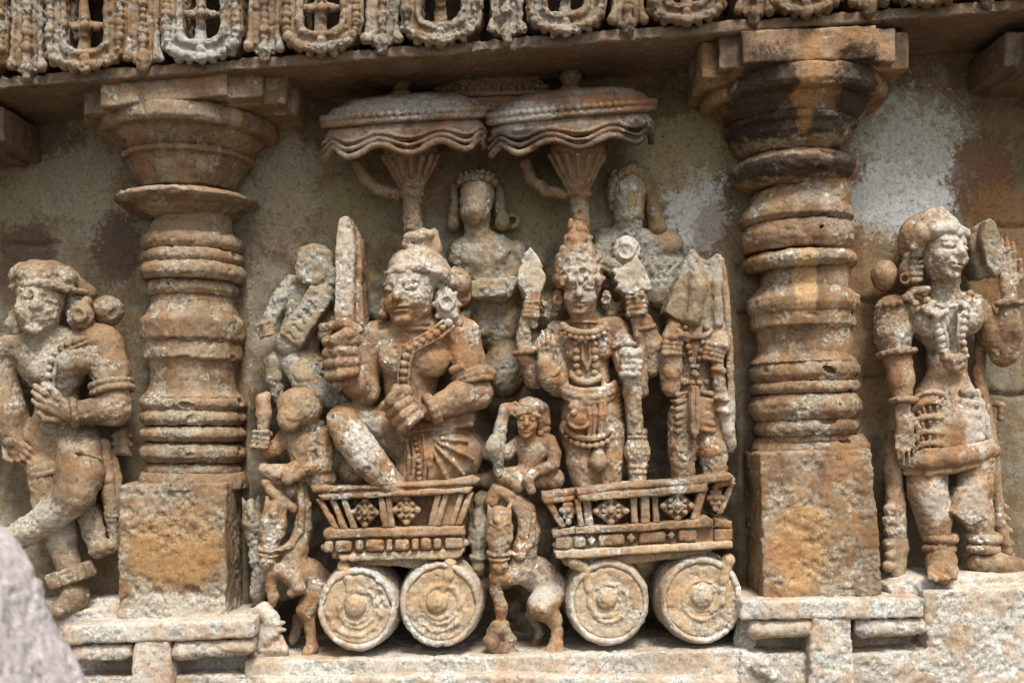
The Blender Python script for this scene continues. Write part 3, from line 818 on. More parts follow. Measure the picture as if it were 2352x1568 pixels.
# raised shin and thigh, the folded other leg
c.chain([(786, 966, 132), (806, 1002, 152), (850, 1062, 162), (912, 1126, 152)], [37, 41, 40, 29], 3)
c.chain([(798, 956, 104), (868, 972, 66), (940, 1030, 60)], [33, 42, 50], 8)
c.chain([(985, 1040, 92), (950, 1085, 96), (905, 1120, 80)], [54, 42, 24], 10)
c.ell((816, 1078, 76), (40, 36, 30), k=3)
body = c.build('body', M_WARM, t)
# hair drawn back under a diadem, with a bun at the nape and a topknot
c = Carve(H, 1.3, 205)
c.ell((962, 622, 104), (74, 52, 62), ang=-6, k=8)
c.chain([(890, 628, 146), (920, 618, 164), (970, 612, 168), (1020, 630, 144), (1040, 655, 108)], [9, 10, 10, 12, 13], 6)
c.ell((1052, 648, 92), (32, 36, 28), k=6); c.ell((1055, 682, 80), (26, 24, 20), k=6)
c.ell((975, 556, 94), (30, 34, 24), ang=10, k=8); c.chain([(985, 540, 112), (940, 545, 112), (932, 562, 108), (955, 572, 116)], [13, 12, 8, 8], 4); c.cap((995, 535, 100), (1002, 575, 100), 12, 14, 5)
c.build('hair', M_WARM, t, 'broken hair roll with a topknot')
c = Carve(H, 1.3, 206)
c.ell((1026, 700, 128), (30, 40, 24), ang=12, k=4); c.ring((1026, 696, 150), 15, 6, (.3, 1, .1)); c.cap((1012, 660, 125), (1050, 742, 118), 13, 15, 6)
for a in range(0, 360, 45): c.sph((1026 + 30 * math.cos(math.radians(a)), 700 + 38 * math.sin(math.radians(a)), 136), 7, 3)
c.build('earring', M_WARM, t)
c = Carve(H, 1.2, 207)
c.ell((884, 705, 122), (12, 26, 14), k=4); c.sph((880, 722, 128), 12, 4); c.sph((884, 690, 130), 9, 3)
c.build('earring', M_WARM, t)
c = Carve(2.2, .6, 208)
st = [(1030, 742, 148), (1002, 765, 156), (965, 785, 158), (938, 800, 156), (929, 830, 150), (926, 870, 140), (928, 905, 138), (932, 925, 138)]
c.beads(st, 8.5, 17, 2, .15)
c.chain([(x + 12, y + 8, d - 3) for x, y, d in st], 3.5, 2); c.chain([(x - 12, y - 6, d - 3) for x, y, d in st], 3, 2)
c.build('sacred_thread', M_WARM, t)
c = Carve(2.4, .9, 209)
for tt in (.66, .74, .82): bangle(c, sh, el, tt, 44, 7, 6 if tt == .74 else 0)
c.cap((1040, 850, 140), (1062, 842, 150), 10, 8, 4); c.cap((1110, 850, 140), (1132, 856, 130), 12, 10, 4)
c.build('armlet', M_WARM, t)
c = Carve(2.4, .9, 219)
for tt in (.92, 1.02): bangle(c, (1060, 912, 134), wr, tt, 31, 8, 7)
c.build('bracelet', M_WARM, t)
# pleated loincloth
c = Carve(2.4, .6, 210)
c.ell((1018, 1050, 92), (92, 74, 54), ang=8, k=6); c.cap((930, 990, 118), (1070, 960, 110), 22, 24, 14)
for i, (a, b) in enumerate([((905, 985), (925, 1010)), ((950, 990), (1082, 975))]): c.cap((*a, 136), (*b, 128), 6, 6, 3)
def on_hip(x, y, e=0.0):
    q = max(.02, 1 - ((x - 1018) / 96.0) ** 2 - ((y - 1050) / 80.0) ** 2)
    return (x, y, 92 + 54 * math.sqrt(q) + e)
for i in range(12):      # pleats fanning out over the hip: grooves with a rounded fold between each two
    a = math.radians(-92 + i * 9.5)
    pts = [(978 + (14 + f * 108) * math.cos(a) , 1002 - (10 + f * 112) * math.sin(a)) for f in (0, .25, .5, .75, 1)]
    pts = [p for p in pts if ((p[0] - 1018) / 92.0) ** 2 + ((p[1] - 1050) / 78.0) ** 2 < .97]
    if len(pts) > 1:
        c.chain([on_hip(x, y, 3) for x, y in pts], 4.5, 4) if i % 2 else c.chain([on_hip(x, y, 1) for x, y in pts], 3.6, 2, op='s')
for x in (934, 946, 972, 984): c.chain([(x, 1002, on_hip(max(x, 950), 1010)[2]), (x + 6, 1050, 150), (x + 2, 1112, 132)], 4.5, 3)
c.beads([(953, 1006, 138), (962, 1060, 152), (963, 1112, 134)], 6, 13, 2)
c.build('loincloth', M_WARM, t, 'pleated loincloth with a beaded band')

t = thing('sword', (773, 893, 150), 'thick broad-bladed sword held upright in the fist of the seated man', 'sword')
c = Carve(2.6, 1.2, 215)
c.poly([(779, 500), (790, 493), (802, 497), (811, 520), (815, 600), (812, 700), (812, 752), (766, 752), (769, 640), (770, 540), (773, 512)], 20, 152, 4)
c.poly([(808, 520), (826, 540), (832, 620), (834, 750), (800, 750), (800, 520)], -5, 110, 5, ref=110)
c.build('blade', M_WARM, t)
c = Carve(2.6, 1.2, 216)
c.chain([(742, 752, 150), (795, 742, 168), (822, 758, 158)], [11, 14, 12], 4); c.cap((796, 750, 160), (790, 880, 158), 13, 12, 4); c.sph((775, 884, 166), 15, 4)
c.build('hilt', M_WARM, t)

# ------------------------------------------------------------------ the standing king with the mace
t = thing('standing_figure', (1365, 1120, 60), 'ornate four-armed standing stone figure in a tall conical crown in the right chariot', 'statue')
c = Carve(2.4, 1.1, 221)
c.ell((1348, 800, 78), (54, 62, 42), k=16); c.ell((1350, 860, 76), (50, 60, 40), k=18); c.ell((1358, 945, 78), (66, 76, 46), k=20)
c.ell((1318, 798, 108), (24, 30, 18), k=10); c.ell((1385, 795, 108), (24, 30, 18), k=10)
c.cap((1282, 758, 76), (1412, 750, 76), 22, 24, 14)
c.cap((1340, 755, 88), (1338, 715, 92), 30, 31, 10)
head(c, (1336, 668, 104), 88, 118, yaw=-9, ang=-4, pitch=-4, feat=1.0)
c.ring((1340, 742, 92), 31, 3.5, (0, 0, 1))
# legs
c.chain([(1322, 985, 84), (1336, 1060, 86), (1345, 1125, 84)], [38, 34, 27], 10); c.chain([(1402, 985, 84), (1404, 1060, 84), (1400, 1125, 82)], [36, 30, 26], 10)
# viewer's left: rear arm out and up, front arm bent with the palm shown
rs, re, rw = (1278, 762, 66), (1212, 868, 78), (1202, 770, 92)
c.chain([rs, (1236, 810, 66), (1228, 872, 80)], [24, 24, 22], 8); c.chain([(1228, 872, 80), (1206, 820, 92), rw, (1210, 720, 96)], [24, 22, 17, 13], 8)
fist(c, (1222, 712, 100), 17, 20, ang=-6)
c.chain([(1290, 780, 80), (1284, 840, 84), (1282, 886, 100)], [24, 24, 24], 8); c.chain([(1282, 886, 100), (1262, 870, 122), (1252, 838, 132)], [26, 24, 20], 8)
hand(c, (1256, 872, 128), (1252, 756, 136), 42, thumb=1, curl=14)
# viewer's right: rear arm up to the wheel, front arm resting on the mace
c.chain([(1415, 756, 74), (1448, 800, 76), (1492, 840, 74)], [26, 24, 22], 8); c.chain([(1492, 840, 74), (1496, 790, 84), (1480, 735, 96)], [26, 25, 16], 8)
fist(c, (1462, 702, 104), 22, 24, ang=6)
c.chain([(1420, 765, 84), (1432, 810, 100), (1440, 850, 118)], [26, 26, 24], 8); c.ell((1448, 832, 130), (24, 34, 22), k=6)
fist(c, (1450, 838, 132), 22, 30, ang=-4)
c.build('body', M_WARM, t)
c = Carve(2.3, 1.3, 222)
c.lathe((1328, 96), [(0, 506), (10, 510), (20, 530), (32, 560), (44, 590), (53, 620), (56, 645), (48, 662), (0, 668)], 0.0, sd=1.0, k=4)
rs = np.random.RandomState(4)
for rowy, rad, n in ((644, 55, 13), (622, 52, 12), (600, 46, 11), (578, 37, 9), (555, 28, 7), (532, 19, 5)):
    for i in range(n):
        a = math.pi * (i + .5 + rs.uniform(-.3, .3)) / n
        c.sph((1328 + 3 + rad * math.cos(a), rowy - 4 + rs.uniform(-6, 6), 96 + rad * math.sin(a)), rs.uniform(5.5, 9.5), 2.5)
for x in (1290, 1310, 1330, 1352, 1374): c.chain([(x, 640, 142), (x + 2, 652, 142)], [9, 7], 3)
c.cap((1310, 520, 110), (1312, 508, 112), 8, 6, 3)
c.build('crown', M_WARM, t, 'tall conical crown crusted with bosses')
for s, xa in ((-1, 1282), (1, 1392)):
    c = Carve(2.4, 1.2, 224 + s)
    c.ell((xa, 690, 90), (13, 24, 14), k=4); c.ring((xa, 688, 104), 9, 4, (0, 1, 0))
    for j in range(3): c.chain([(xa + s * 4, 690 + j * 15, 76), (xa + s * 26, 700 + j * 14, 66), (xa + s * 42, 690 + j * 16, 56)], [8, 7, 4], 3)
    c.build('hair_lock', M_WARM, t)
c = Carve(2.2, .7, 227)
c.chain(arc(1342, 738, 52, 26, 200, 340, 122, 10, 14), 8, 3); c.beads(arc(1342, 744, 56, 34, 200, 340, 122, 12, 16), 6, 12, 2)
for s in (-1, 1):
    c.beads([(1342 + s * 22, 772, 124), (1345 + s * 21, 810, 126), (1346 + s * 22, 850, 120), (1348 + s * 12, 872, 118)], 8, 16, 2)
    c.chain([(1346 + s * 9, 775, 124), (1348 + s * 9, 825, 122), (1349, 848, 120)], 4.5, 2)
c.chain(arc(1348, 856, 34, 22, 180, 360, 112, 8, 12), 7, 3)
c.build('necklace', M_WARM, t)
for i, (p_, q_, tt, R_, b_) in enumerate([((1276, 770, 70), (1230, 870, 80), .5, 26, 5), ((1206, 820, 92), rw, .2, 24, 5), ((1282, 886, 100), (1252, 838, 132), .7, 25, 4), ((1492, 800, 84), (1480, 735, 96), .75, 19, 4), ((1420, 765, 84), (1432, 810, 100), .8, 29, 5)]):
    c = Carve(2.3, .7, 228 + i)
    bangle(c, p_, q_, tt, R_, 6, b_)
    c.build('bracelet', M_WARM, t)
c = Carve(2.2, .7, 229)
c.ell((1358, 950, 84), (70, 66, 50), k=6)
for yy, r in ((892, 8), (904, 10), (918, 6)): c.chain(arc(1352, yy - 18, 62, 24, 195, 345, 108, 10, 26), r, 3)
c.chain([(1300, 905, 116), (1345, 918, 132), (1400, 906, 112)], [9, 10, 9], 4)
c.ell((1328, 935, 126), (24, 16, 14), k=6); c.ell((1326, 962, 126), (26, 20, 16), k=6); c.sph((1318, 948, 140), 8, 3); c.chain(arc(1330, 965, 24, 18, 200, 340, 134, 6, 6), 4, 2)
for x in (1352, 1364, 1378, 1388): c.chain([(x, 905, 130), (x + 1, 950, 134), (x, 1000, 124)], [5, 5.5, 5], 2)
c.chain([(1384, 850, 116), (1390, 920, 124), (1388, 1000, 118)], [6, 7, 6], 3)
for i in range(9): c.chain([(1400, 892 + i * 12, 112), (1418, 896 + i * 12, 104), (1428, 892 + i * 12, 88)], [4.5, 5.5, 4], 2)
c.chain(arc(1352, 975, 52, 32, 190, 350, 112, 12, 20), 6.5, 3); c.beads(arc(1354, 985, 60, 38, 190, 350, 106, 14, 22), 7.5, 14, 2)
c.beads([(1412, 985, 100), (1406, 1010, 104), (1396, 1022, 108)], 8, 15, 2)
c.build('girdle_skirt', M_WARM, t, 'jewelled skirt with swags and pleats')
c = Carve(2.3, .8, 230)
c.chain([(1374, 1022, 110), (1374, 1048, 120), (1374, 1062, 122), (1374, 1082, 114)], [10, 14, 20, 4], 5); c.cap((1355, 1062, 114), (1394, 1060, 112), 9, 8, 6)
c.build('tassel', M_WARM, t)

t = thing('lotus_bud', (1222, 695, 95), 'flat leaf-shaped lotus bud held up by the crowned standing figure', 'lotus')
c = Carve(2.4, 1.0, 232)
c.poly([(1218, 566), (1232, 582), (1243, 600), (1248, 612), (1244, 616), (1252, 630), (1254, 645), (1246, 665), (1240, 674), (1206, 673), (1192, 655), (1187, 640), (1190, 618), (1198, 604), (1195, 600), (1204, 582)], 50, 112, 5)
c.build('petals', M_PALE, t)
c = Carve(2.4, 1.0, 233)
c.chain([(1223, 670, 96), (1223, 700, 98), (1226, 745, 100)], [17, 13, 10], 4)
for x in (1212, 1224, 1236): c.cap((x, 672, 108), (x, 696, 108), 5, 5, 2)
c.build('stem', M_WARM, t)
t = thing('fan', (1462, 690, 95), 'pale notched fan with a round boss, raised beside the crowned figure', 'fan')
c = Carve(2.4, 1.3, 234)
c.poly([(1425, 612), (1462, 586), (1480, 612), (1490, 640), (1500, 664), (1490, 668), (1474, 664), (1466, 672), (1440, 678), (1428, 668), (1414, 664), (1418, 650), (1408, 640), (1412, 632), (1402, 622), (1412, 612)], 50, 118, 5)
c.ell((1440, 575, 98), (33, 34, 24), k=5); c.ring((1438, 576, 120), 17, 4, (0, 1, 0))
c.build('fan_blade', M_PALE, t)
Carve(2.4, 1, 235).chain([(1458, 670, 90), (1462, 730, 96), (1472, 800, 92), (1474, 900, 84)], [14, 14, 15, 16], 5).build('handle', M_WARM, t)
t = thing('mace', (1470, 1108, 110), 'upright stone mace with a ribbed bulb, resting on the chariot rail', 'mace')
c = Carve(2.4, 1.2, 236)
c.chain([(1450, 862, 116), (1453, 900, 116), (1456, 960, 112), (1460, 1010, 110)], [24, 22, 19, 19], 6)
c.build('shaft', M_WARM, t)
c = Carve(2.3, 1.0, 237)
c.lathe((1464, 110), [(0, 985), (20, 986), (22, 994), (18, 998), (22, 1004), (18, 1012), (27, 1028), (28, 1042), (21, 1058), (19, 1064), (23, 1070), (19, 1076), (21, 1084), (17, 1092), (20, 1104), (19, 1116), (0, 1118)], .0)
for i in range(14):
    a = 2 * math.pi * i / 14
    c.cap((1464 + 22 * math.cos(a), 1014, 110 + 22 * math.sin(a)), (1464 + 24 * math.cos(a), 1054, 110 + 24 * math.sin(a)), 3.5, 3.5, 2)
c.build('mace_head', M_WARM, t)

# ------------------------------------------------------------------ the bowman with the broken head
t = thing('bowman_figure', (1605, 1100, 60), 'standing stone archer with his head broken off to a jagged slab, right of the mace', 'statue')
c = Carve(2.4, 1.15, 241)
c.ell((1595, 800, 70), (48, 80, 38), k=16); c.ell((1600, 880, 68), (44, 60, 36), k=18); c.ell((1600, 945, 72), (56, 60, 42), k=18)
c.cap((1552, 742, 66), (1640, 742, 68), 22, 24, 12)
c.chain([(1568, 960, 78), (1566, 1030, 80), (1570, 1105, 78)], [36, 31, 27], 10); c.chain([(1636, 960, 78), (1638, 1030, 80), (1642, 1100, 78)], [36, 33, 28], 10)
c.chain([(1548, 752, 74), (1530, 800, 84), (1538, 880, 96)], [20, 20, 21], 8); c.chain([(1540, 890, 96), (1544, 850, 108), (1546, 812, 112)], [22, 22, 20], 6)
fist(c, (1545, 795, 114), 20, 24, ang=-6)
c.chain([(1642, 752, 76), (1654, 790, 90), (1645, 812, 104)], [24, 22, 20], 8); fist(c, (1640, 812, 110), 25, 22, ang=-14)
c.build('body', M_WARM, t)
c = Carve(2.4, 1.3, 242)
c.poly([(1586, 572), (1594, 574), (1610, 592), (1626, 598), (1648, 580), (1660, 586), (1660, 606), (1644, 640), (1648, 690), (1656, 745), (1640, 775), (1600, 765), (1566, 740), (1526, 716), (1540, 680), (1556, 640), (1572, 598)], 20, 96, 3, ref=96)
c.chain([(1590, 600, 94), (1604, 660, 104), (1590, 730, 98)], [6, 18, 20], 12); c.chain([(1655, 600, 92), (1646, 650, 96), (1650, 740, 98)], [8, 10, 14], 8)
c.ell((1560, 700, 108), (16, 50, 12), ang=-14, k=10, op='s')
c.build('head', M_GREY, t, 'broken head, a grey jagged spall')
c = Carve(2.2, .8, 243)
c.beads([(1622, 752, 104), (1612, 800, 110), (1600, 860, 106)], 8, 16, 2); c.beads([(1575, 752, 104), (1582, 800, 110), (1594, 856, 106)], 7, 14, 2)
c.chain(arc(1596, 750, 40, 26, 200, 340, 102, 8, 8), 6, 2); c.beads(arc(1598, 862, 40, 18, 190, 350, 96, 8, 10), 8, 15, 2)
c.build('necklace', M_WARM, t)
c = Carve(2.2, .8, 244)
c.ell((1600, 950, 78), (62, 54, 44), k=6)
for i in range(6):
    y = 900 + i * 17
    c.chain([(1542, y + 2, 92), (1558, y + 6, 110), (1582, y, 110)], [4, 6, 5], 5); c.chain([(1614, y, 110), (1638, y + 5, 110), (1658, y, 90)], [5, 6, 4], 5)
c.poly([(1584, 885), (1606, 885), (1612, 930), (1606, 990), (1598, 1010), (1586, 990), (1582, 930)], 90, 132, 5)
for x in (1590, 1601): c.chain([(x, 888, 132), (x, 940, 134), (x + 2, 995, 130)], 3.5, 2)
c.build('loincloth', M_WARM, t, 'ribbed loincloth with a hanging sash')
t = thing('bow', (1685, 1035, 70), 'long stone bow standing along the edge of the archer, tip notched', 'bow')
c = Carve(2.5, .9, 246)
c.poly([(1650, 592), (1664, 590), (1674, 640), (1682, 740), (1688, 860), (1692, 1000), (1688, 1030), (1676, 1030), (1672, 960), (1668, 820), (1662, 700), (1652, 640)], 10, 84, 6, ref=84)
c.build('bow_stave', M_WARM, t)
t = thing('arrow_staff', (1682, 1035, 90), 'white-crusted staff pointing down from the archer\'s fist', 'staff')
c = Carve(2.4, 1.4, 247)
c.chain([(1644, 800, 118), (1652, 880, 116), (1660, 930, 112), (1672, 990, 104), (1682, 1030, 94)], [13, 14, 17, 15, 11], 5)
for p in ((1650, 850, 124), (1657, 915, 126), (1662, 945, 124)): c.ell(p, (19, 9, 14), ang=-10, k=4)
c.build('staff', M_WARM, t)

# ------------------------------------------------------------------ attendants carved low against the wall
t = thing('attendant_figure', (1110, 900, 0), 'greenish stone attendant with a beaded crown between the two parasol stems', 'statue')
c = Carve(2.8, 1.3, 251)
c.ell((1112, 590, 30), (86, 62, 46), k=16); c.ell((1120, 660, 28), (72, 60, 36), k=16); c.cap((1096, 535, 44), (1096, 500, 46), 28, 30, 8)
head(c, (1094, 462, 56), 84, 112, yaw=-10, ang=-6, feat=.0); c.chain([(1092, 440, 82), (1090, 480, 88), (1092, 505, 80)], [16, 13, 12], 10)
c.chain([(1184, 575, 36), (1180, 640, 38), (1150, 668, 62), (1105, 660, 80)], [26, 24, 24, 24], 8); c.box((1122, 662, 80), (42, 22, 20), 8, ang=3, k=6)
c.ell((1130, 740, 10), (80, 60, 40), k=14); c.ell((1160, 840, 6), (50, 70, 38), k=14); c.ell((1110, 740, 44), (26, 34, 16), k=8)
c.ell((1150, 588, 64), (30, 10, 10), ang=40, k=4)
c.build('body', M_GREY, t)
c = Carve(2.5, 1.1, 252)
c.ell((1096, 416, 46), (50, 24, 40), k=5)
c.beads(arc(1095, 428, 52, 24, 176, 4, 52, 12, 34), 8.5, 15, 2); c.beads(arc(1095, 412, 46, 22, 170, 10, 52, 12, 32), 6, 12, 2)
for s, x in ((-1, 1044), (1, 1148)):
    c.chain([(x, 440, 46), (x + s * 2, 480, 48), (x + s * 6, 512, 46)], [10, 13, 17], 4); c.sph((x + s * 8, 510, 56), 12, 3)
c.ring((1176, 505, 36), 14, 6, (0, 1, 0))
c.build('crown', M_GREEN, t, 'beaded crown and hanging earrings')
t.location.y += .016

t = thing('attendant_figure', (1480, 700, 0), 'worn pale attendant with a blank oval face beneath the right parasol', 'statue')
c = Carve(2.8, 1.3, 256)
c.ell((1490, 590, 8), (76, 66, 36), k=16); c.cap((1448, 535, 36), (1446, 500, 40), 28, 30, 8); c.cap((1395, 545, 26), (1540, 560, 18), 28, 34, 14)
head(c, (1446, 455, 34), 82, 128, yaw=-10, feat=0)
c.chain([(1395, 560, 36), (1370, 596, 50), (1430, 620, 56)], [28, 24, 20], 8); c.ell((1530, 655, 18), (56, 58, 26), ang=20, k=10); c.ell((1530, 610, 20), (50, 40, 24), k=10)
c.build('body', M_GREY, t)
c = Carve(2.6, 1.2, 257)
c.chain([(1412, 470, 40), (1406, 430, 46), (1418, 398, 52), (1450, 384, 56), (1482, 400, 48), (1492, 440, 36)], [12, 14, 15, 15, 14, 12], 5)
c.beads([(1406, 450, 56), (1408, 420, 62), (1420, 400, 66), (1440, 390, 70)], 9, 15, 3)
c.ring((1534, 418, 4), 22, 10, (0, 1, 0)); c.chain([(1495, 450, 30), (1505, 480, 36), (1512, 520, 34)], [14, 17, 20], 5)
c.build('hair', M_GREEN, t, 'knobbed hair and ring earring')
t.location.y += .022

t = thing('drummer_figure', (690, 905, 20), 'small stone drummer with a broken cubic head, left of the sword', 'statue')
c = Carve(2.5, 1.3, 261)
c.poly([(684, 566), (712, 556), (742, 562), (762, 580), (762, 612), (748, 640), (730, 655), (702, 657), (676, 640), (674, 612)], 10, 92, 14)
c.box((752, 636, 66), (26, 22, 22), 8, ang=-12, k=6)
c.ell((690, 690, 36), (44, 56, 30), ang=-14, k=12); c.ell((690, 770, 34), (50, 60, 30), k=14); c.ell((700, 840, 40), (52, 44, 34), k=14)
c.chain([(668, 645, 50), (640, 690, 60), (620, 735, 64), (610, 755, 72)], [16, 18, 17, 15], 7); fist(c, (615, 758, 84), 20, 18, ang=15)
c.chain([(740, 690, 50), (758, 740, 56), (745, 768, 70)], [18, 18, 16], 7)
c.chain([(682, 835, 62), (700, 870, 78), (745, 905, 80), (785, 925, 64)], [36, 32, 27, 22], 9); c.chain([(660, 815, 48), (625, 830, 60), (630, 870, 60), (645, 920, 50)], [22, 20, 19, 14], 7)
c.build('body', M_GREY, t)
t = thing('drum', (690, 805, 80), 'slanting barrel drum slung on the small drummer, front notched', 'drum')
c = Carve(2.4, 1.2, 262)
c.cap((748, 668, 62), (664, 788, 72), 30, 32, 4); c.box((706, 728, 86), (30, 68, 26), 8, ang=-33, k=5)
for i in range(5):
    f = .28 + i * .15
    c.box((738 - 80 * f, 668 + 118 * f, 114), (13, 4.5, 7), 2, ang=-52, k=2, op='s')
c.build('drum_body', M_GREY, t)
# ------------------------------------------------------------------ chariots
def bil(TL, TR, BL, BR):
    def P(u, v):
        a = (TL[0] + (TR[0] - TL[0]) * u, TL[1] + (TR[1] - TL[1]) * u); b = (BL[0] + (BR[0] - BL[0]) * u, BL[1] + (BR[1] - BL[1]) * u)
        return (a[0] + (b[0] - a[0]) * v, a[1] + (b[1] - a[1]) * v)
    return P
def flower_panel(t, cx, cy, rx, ry, d, seed):
    c = Carve(2.1, .7, seed)
    c.poly([(cx - rx, cy), (cx, cy - ry), (cx + rx, cy), (cx, cy + ry)], d - 34, d - 6, 4)
    for a in range(0, 360, 90):
        ca, sa = math.cos(math.radians(a)), math.sin(math.radians(a))
        c.sph((cx + rx * .74 * ca, cy - ry * .74 * sa, d - 2), 8, 3)
        b = math.radians(a + 45)
        c.sph((cx + rx * .52 * math.cos(b), cy - ry * .52 * math.sin(b), d - 2), 6.5, 2)
        c.sph((cx + rx * .38 * ca, cy - ry * .38 * sa, d), 5, 2)
    c.sph((cx, cy, d + 3), 7.5, 1.5); c.ring((cx, cy, d), 11, 3, (0, 1, 0))
    c.build('flower_panel', M_WARM, t)
def wheel(t, cx, cy, r, seed, hook, hub, spiral=0):
    w = Carve(2.6, 1.2, seed)
    w.turned((cx, cy), [(r - 15, 40), (r + 10, 40), (r + 8, 110), (r + 1, 164), (r - 3, 171), (r - 9, 171), (r - 11, 166)], sx=.94)
    rim = w.build('wheel_rim', M_BASE, t)
    w = Carve(2.6, 1.3, seed + 1)
    w.turned((cx, cy), [(0, 60), (r - 6, 60), (r - 8, 162), (r - 14, 167), (r * .5, 165), (0, 165)], sx=.94)
    w.ring((cx, cy, 168), r - 13, 2.6, (0, 1, 0), k=2, op='s'); w.ring((cx, cy, 166), r * .45, 4.5, (0, 1, 0))
    if spiral:
        w.chain([(cx + (r * .3 + i * 2.6) * math.cos(.55 * i + 1), cy + (r * .3 + i * 2.6) * math.sin(.55 * i + 1), 166) for i in range(16)], 6, 3)
    w.build('wheel_disc', M_WHEEL, rim)
    w = Carve(2.2, .9, seed + 2)
    w.turned((hub[0], hub[1]), [(0, 140), (24, 140), (25, 166), (20, 176), (8, 181), (0, 181)]); w.ring((hub[0], hub[1], 163), 31, 6, (0, 1, 0))
    w.build('hub', M_WHEEL, rim)
    w = Carve(2.4, 1.1, seed + 3)
    w.chain([(x, y, min(d_, 164)) for x, y, d_ in hook], [15, 12, 10, 9, 8, 8][:len(hook)], 6)
    w.build('axle_bracket', M_WHEEL, t)

t = thing('chariot', (905, 1500, 90), 'smaller stone chariot with two flower panels, carrying the seated man with the sword', 'chariot', 'stone chariots')
P = bil((712, 1120), (1102, 1102), (762, 1214), (1058, 1204))
c = Carve(2.4, .9, 301)
c.poly([P(.0, -.04), P(.2, .0), P(.8, -.02), P(.94, -.12), P(1, -.02), P(.99, .1), P(.0, .12)], 130, 180, 5)
c.poly([P(.02, .17), P(.98, .15), P(.97, .29), P(.03, .32)], 130, 182, 5)
c.poly([P(.03, .0), P(.97, -.02), P(.96, .3), P(.05, .3)], 100, 168, 3)
c.ell((748, 1122, 172), (16, 11, 14), k=4)
c.poly([P(.03, .2), P(.97, .2), P(.97, 1.04), P(.03, 1.04)], 60, 126, 3)
c.build('rail', M_WARM, t)
for i, (u0, u1, w) in enumerate([(.015, .03, .035), (.10, .09, .035), (.17, .17, .035), (.41, .415, .028), (.455, .46, .028), (.77, .77, .035), (.82, .815, .035), (.92, .93, .04), (.975, .985, .035)]):
    a, b = P(u0, .28), P(u1, 1.02)
    q = Carve(2.3, .8, 303 + i)
    q.poly([(a[0] - 7, a[1]), (a[0] + 7, a[1]), (b[0] + 8, b[1]), (b[0] - 8, b[1])], 120, 174, 4)
    q.build('post', M_WARM, t)
q = Carve(2.4, .8, 314); q.poly([P(.79, .25), P(.99, .25), P(.99, 1.02), P(.79, 1.02)], 110, 158, 3); q.build('side_panel', M_WARM, t)
flower_panel(t, 838, 1177, 36, 38, 170, 315); flower_panel(t, 933, 1171, 35, 38, 170, 316)
c = Carve(2.5, .9, 317)
c.poly([(745, 1216), (1066, 1206), (1068, 1230), (746, 1238)], 20, 178, 6)
c.poly([(748, 1238), (1066, 1230), (1066, 1270), (764, 1282)], 20, 160, 4)
c.cap((757, 1224, 170), (757, 1224, 170), 14, 14, 4)
c.build('upper_moulding', M_WARM, t)
c = Carve(2.4, .9, 318)
x = 743
for w in (24, 42, 22, 44, 16, 36, 18, 26, 22, 46):
    c.box((x + w / 2, 1254 - (x - 743) * .028, 168), (w / 2 - 1.5, 13, 14), 7, k=1)
    x += w + 3
c.cap((745, 1256, 152), (1068, 1246, 152), 9, 9, 3)
c.build('beaded_moulding', M_WARM, t)
c = Carve(2.5, 1.0, 319)
c.poly([(776, 1272), (1064, 1260), (1060, 1276), (1040, 1284), (782, 1288)], 20, 172, 5)
c.poly([(785, 1284), (1048, 1272), (1036, 1292), (960, 1306), (900, 1300), (800, 1300)], 10, 140, 8, ref=140)
c.build('underside', M_WHEEL, t)
wheel(t, 820, 1399, 93, 321, [(790, 1300, 150), (800, 1330, 164), (804, 1352, 168), (800, 1372, 168), (808, 1392, 168)], (814, 1392), 1)
wheel(t, 1011, 1388, 96, 331, [(1034, 1292, 160), (1030, 1320, 168), (1022, 1345, 170), (1012, 1368, 170)], (1003, 1384), 1)

t = thing('chariot', (1490, 1490, 90), 'larger stone chariot with receding side wings, carrying the crowned figure and archer', 'chariot', 'stone chariots')
c = Carve(2.4, .9, 341)
c.poly([(1243, 1130), (1322, 1122), (1324, 1136), (1246, 1146)], 110, 165, 5); c.poly([(1245, 1146), (1322, 1138), (1324, 1150), (1250, 1158)], 110, 165, 5)
c.poly([(1324, 1122), (1400, 1112), (1480, 1106), (1560, 1100), (1640, 1090), (1676, 1084), (1690, 1096), (1676, 1104), (1600, 1112), (1400, 1126), (1326, 1138)], 120, 190, 5)
c.poly([(1328, 1139), (1400, 1128), (1500, 1122), (1600, 1113), (1626, 1110), (1622, 1130), (1500, 1140), (1400, 1148), (1330, 1152)], 120, 190, 5)
c.poly([(1640, 1104), (1690, 1096), (1690, 1112), (1645, 1120)], 100, 168, 4)
c.poly([(1326, 1124), (1620, 1100), (1620, 1128), (1328, 1148)], 110, 178, 3)
c.poly([(1330, 1140), (1612, 1116), (1596, 1200), (1336, 1216)], 60, 122, 3); c.poly([(1268, 1150), (1326, 1146), (1328, 1214), (1296, 1216)], 60, 112, 3)
c.build('rail', M_WARM, t)
for i, (xa, ya, xb, yb, w, d) in enumerate([(1258, 1150, 1296, 1212, 9, 158), (1326, 1146, 1336, 1210, 7, 182), (1348, 1146, 1354, 1208, 10, 172), (1456, 1136, 1458, 1204, 8, 174), (1482, 1134, 1483, 1202, 11, 182), (1504, 1132, 1508, 1200, 8, 174), (1617, 1118, 1596, 1194, 10, 184), (1684, 1106, 1652, 1182, 8, 160)]):
    q = Carve(2.3, .8, 342 + i)
    q.poly([(xa - w, ya), (xa + w, ya), (xb + w, yb), (xb - w, yb)], 110, d, 4)
    q.build('post', M_WARM, t)
flower_panel(t, 1403, 1173, 46, 34, 178, 351); flower_panel(t, 1556, 1162, 44, 38, 178, 352); flower_panel(t, 1305, 1172, 20, 36, 160, 353); flower_panel(t, 1643, 1143, 22, 34, 162, 354)
c = Carve(2.5, .9, 355)
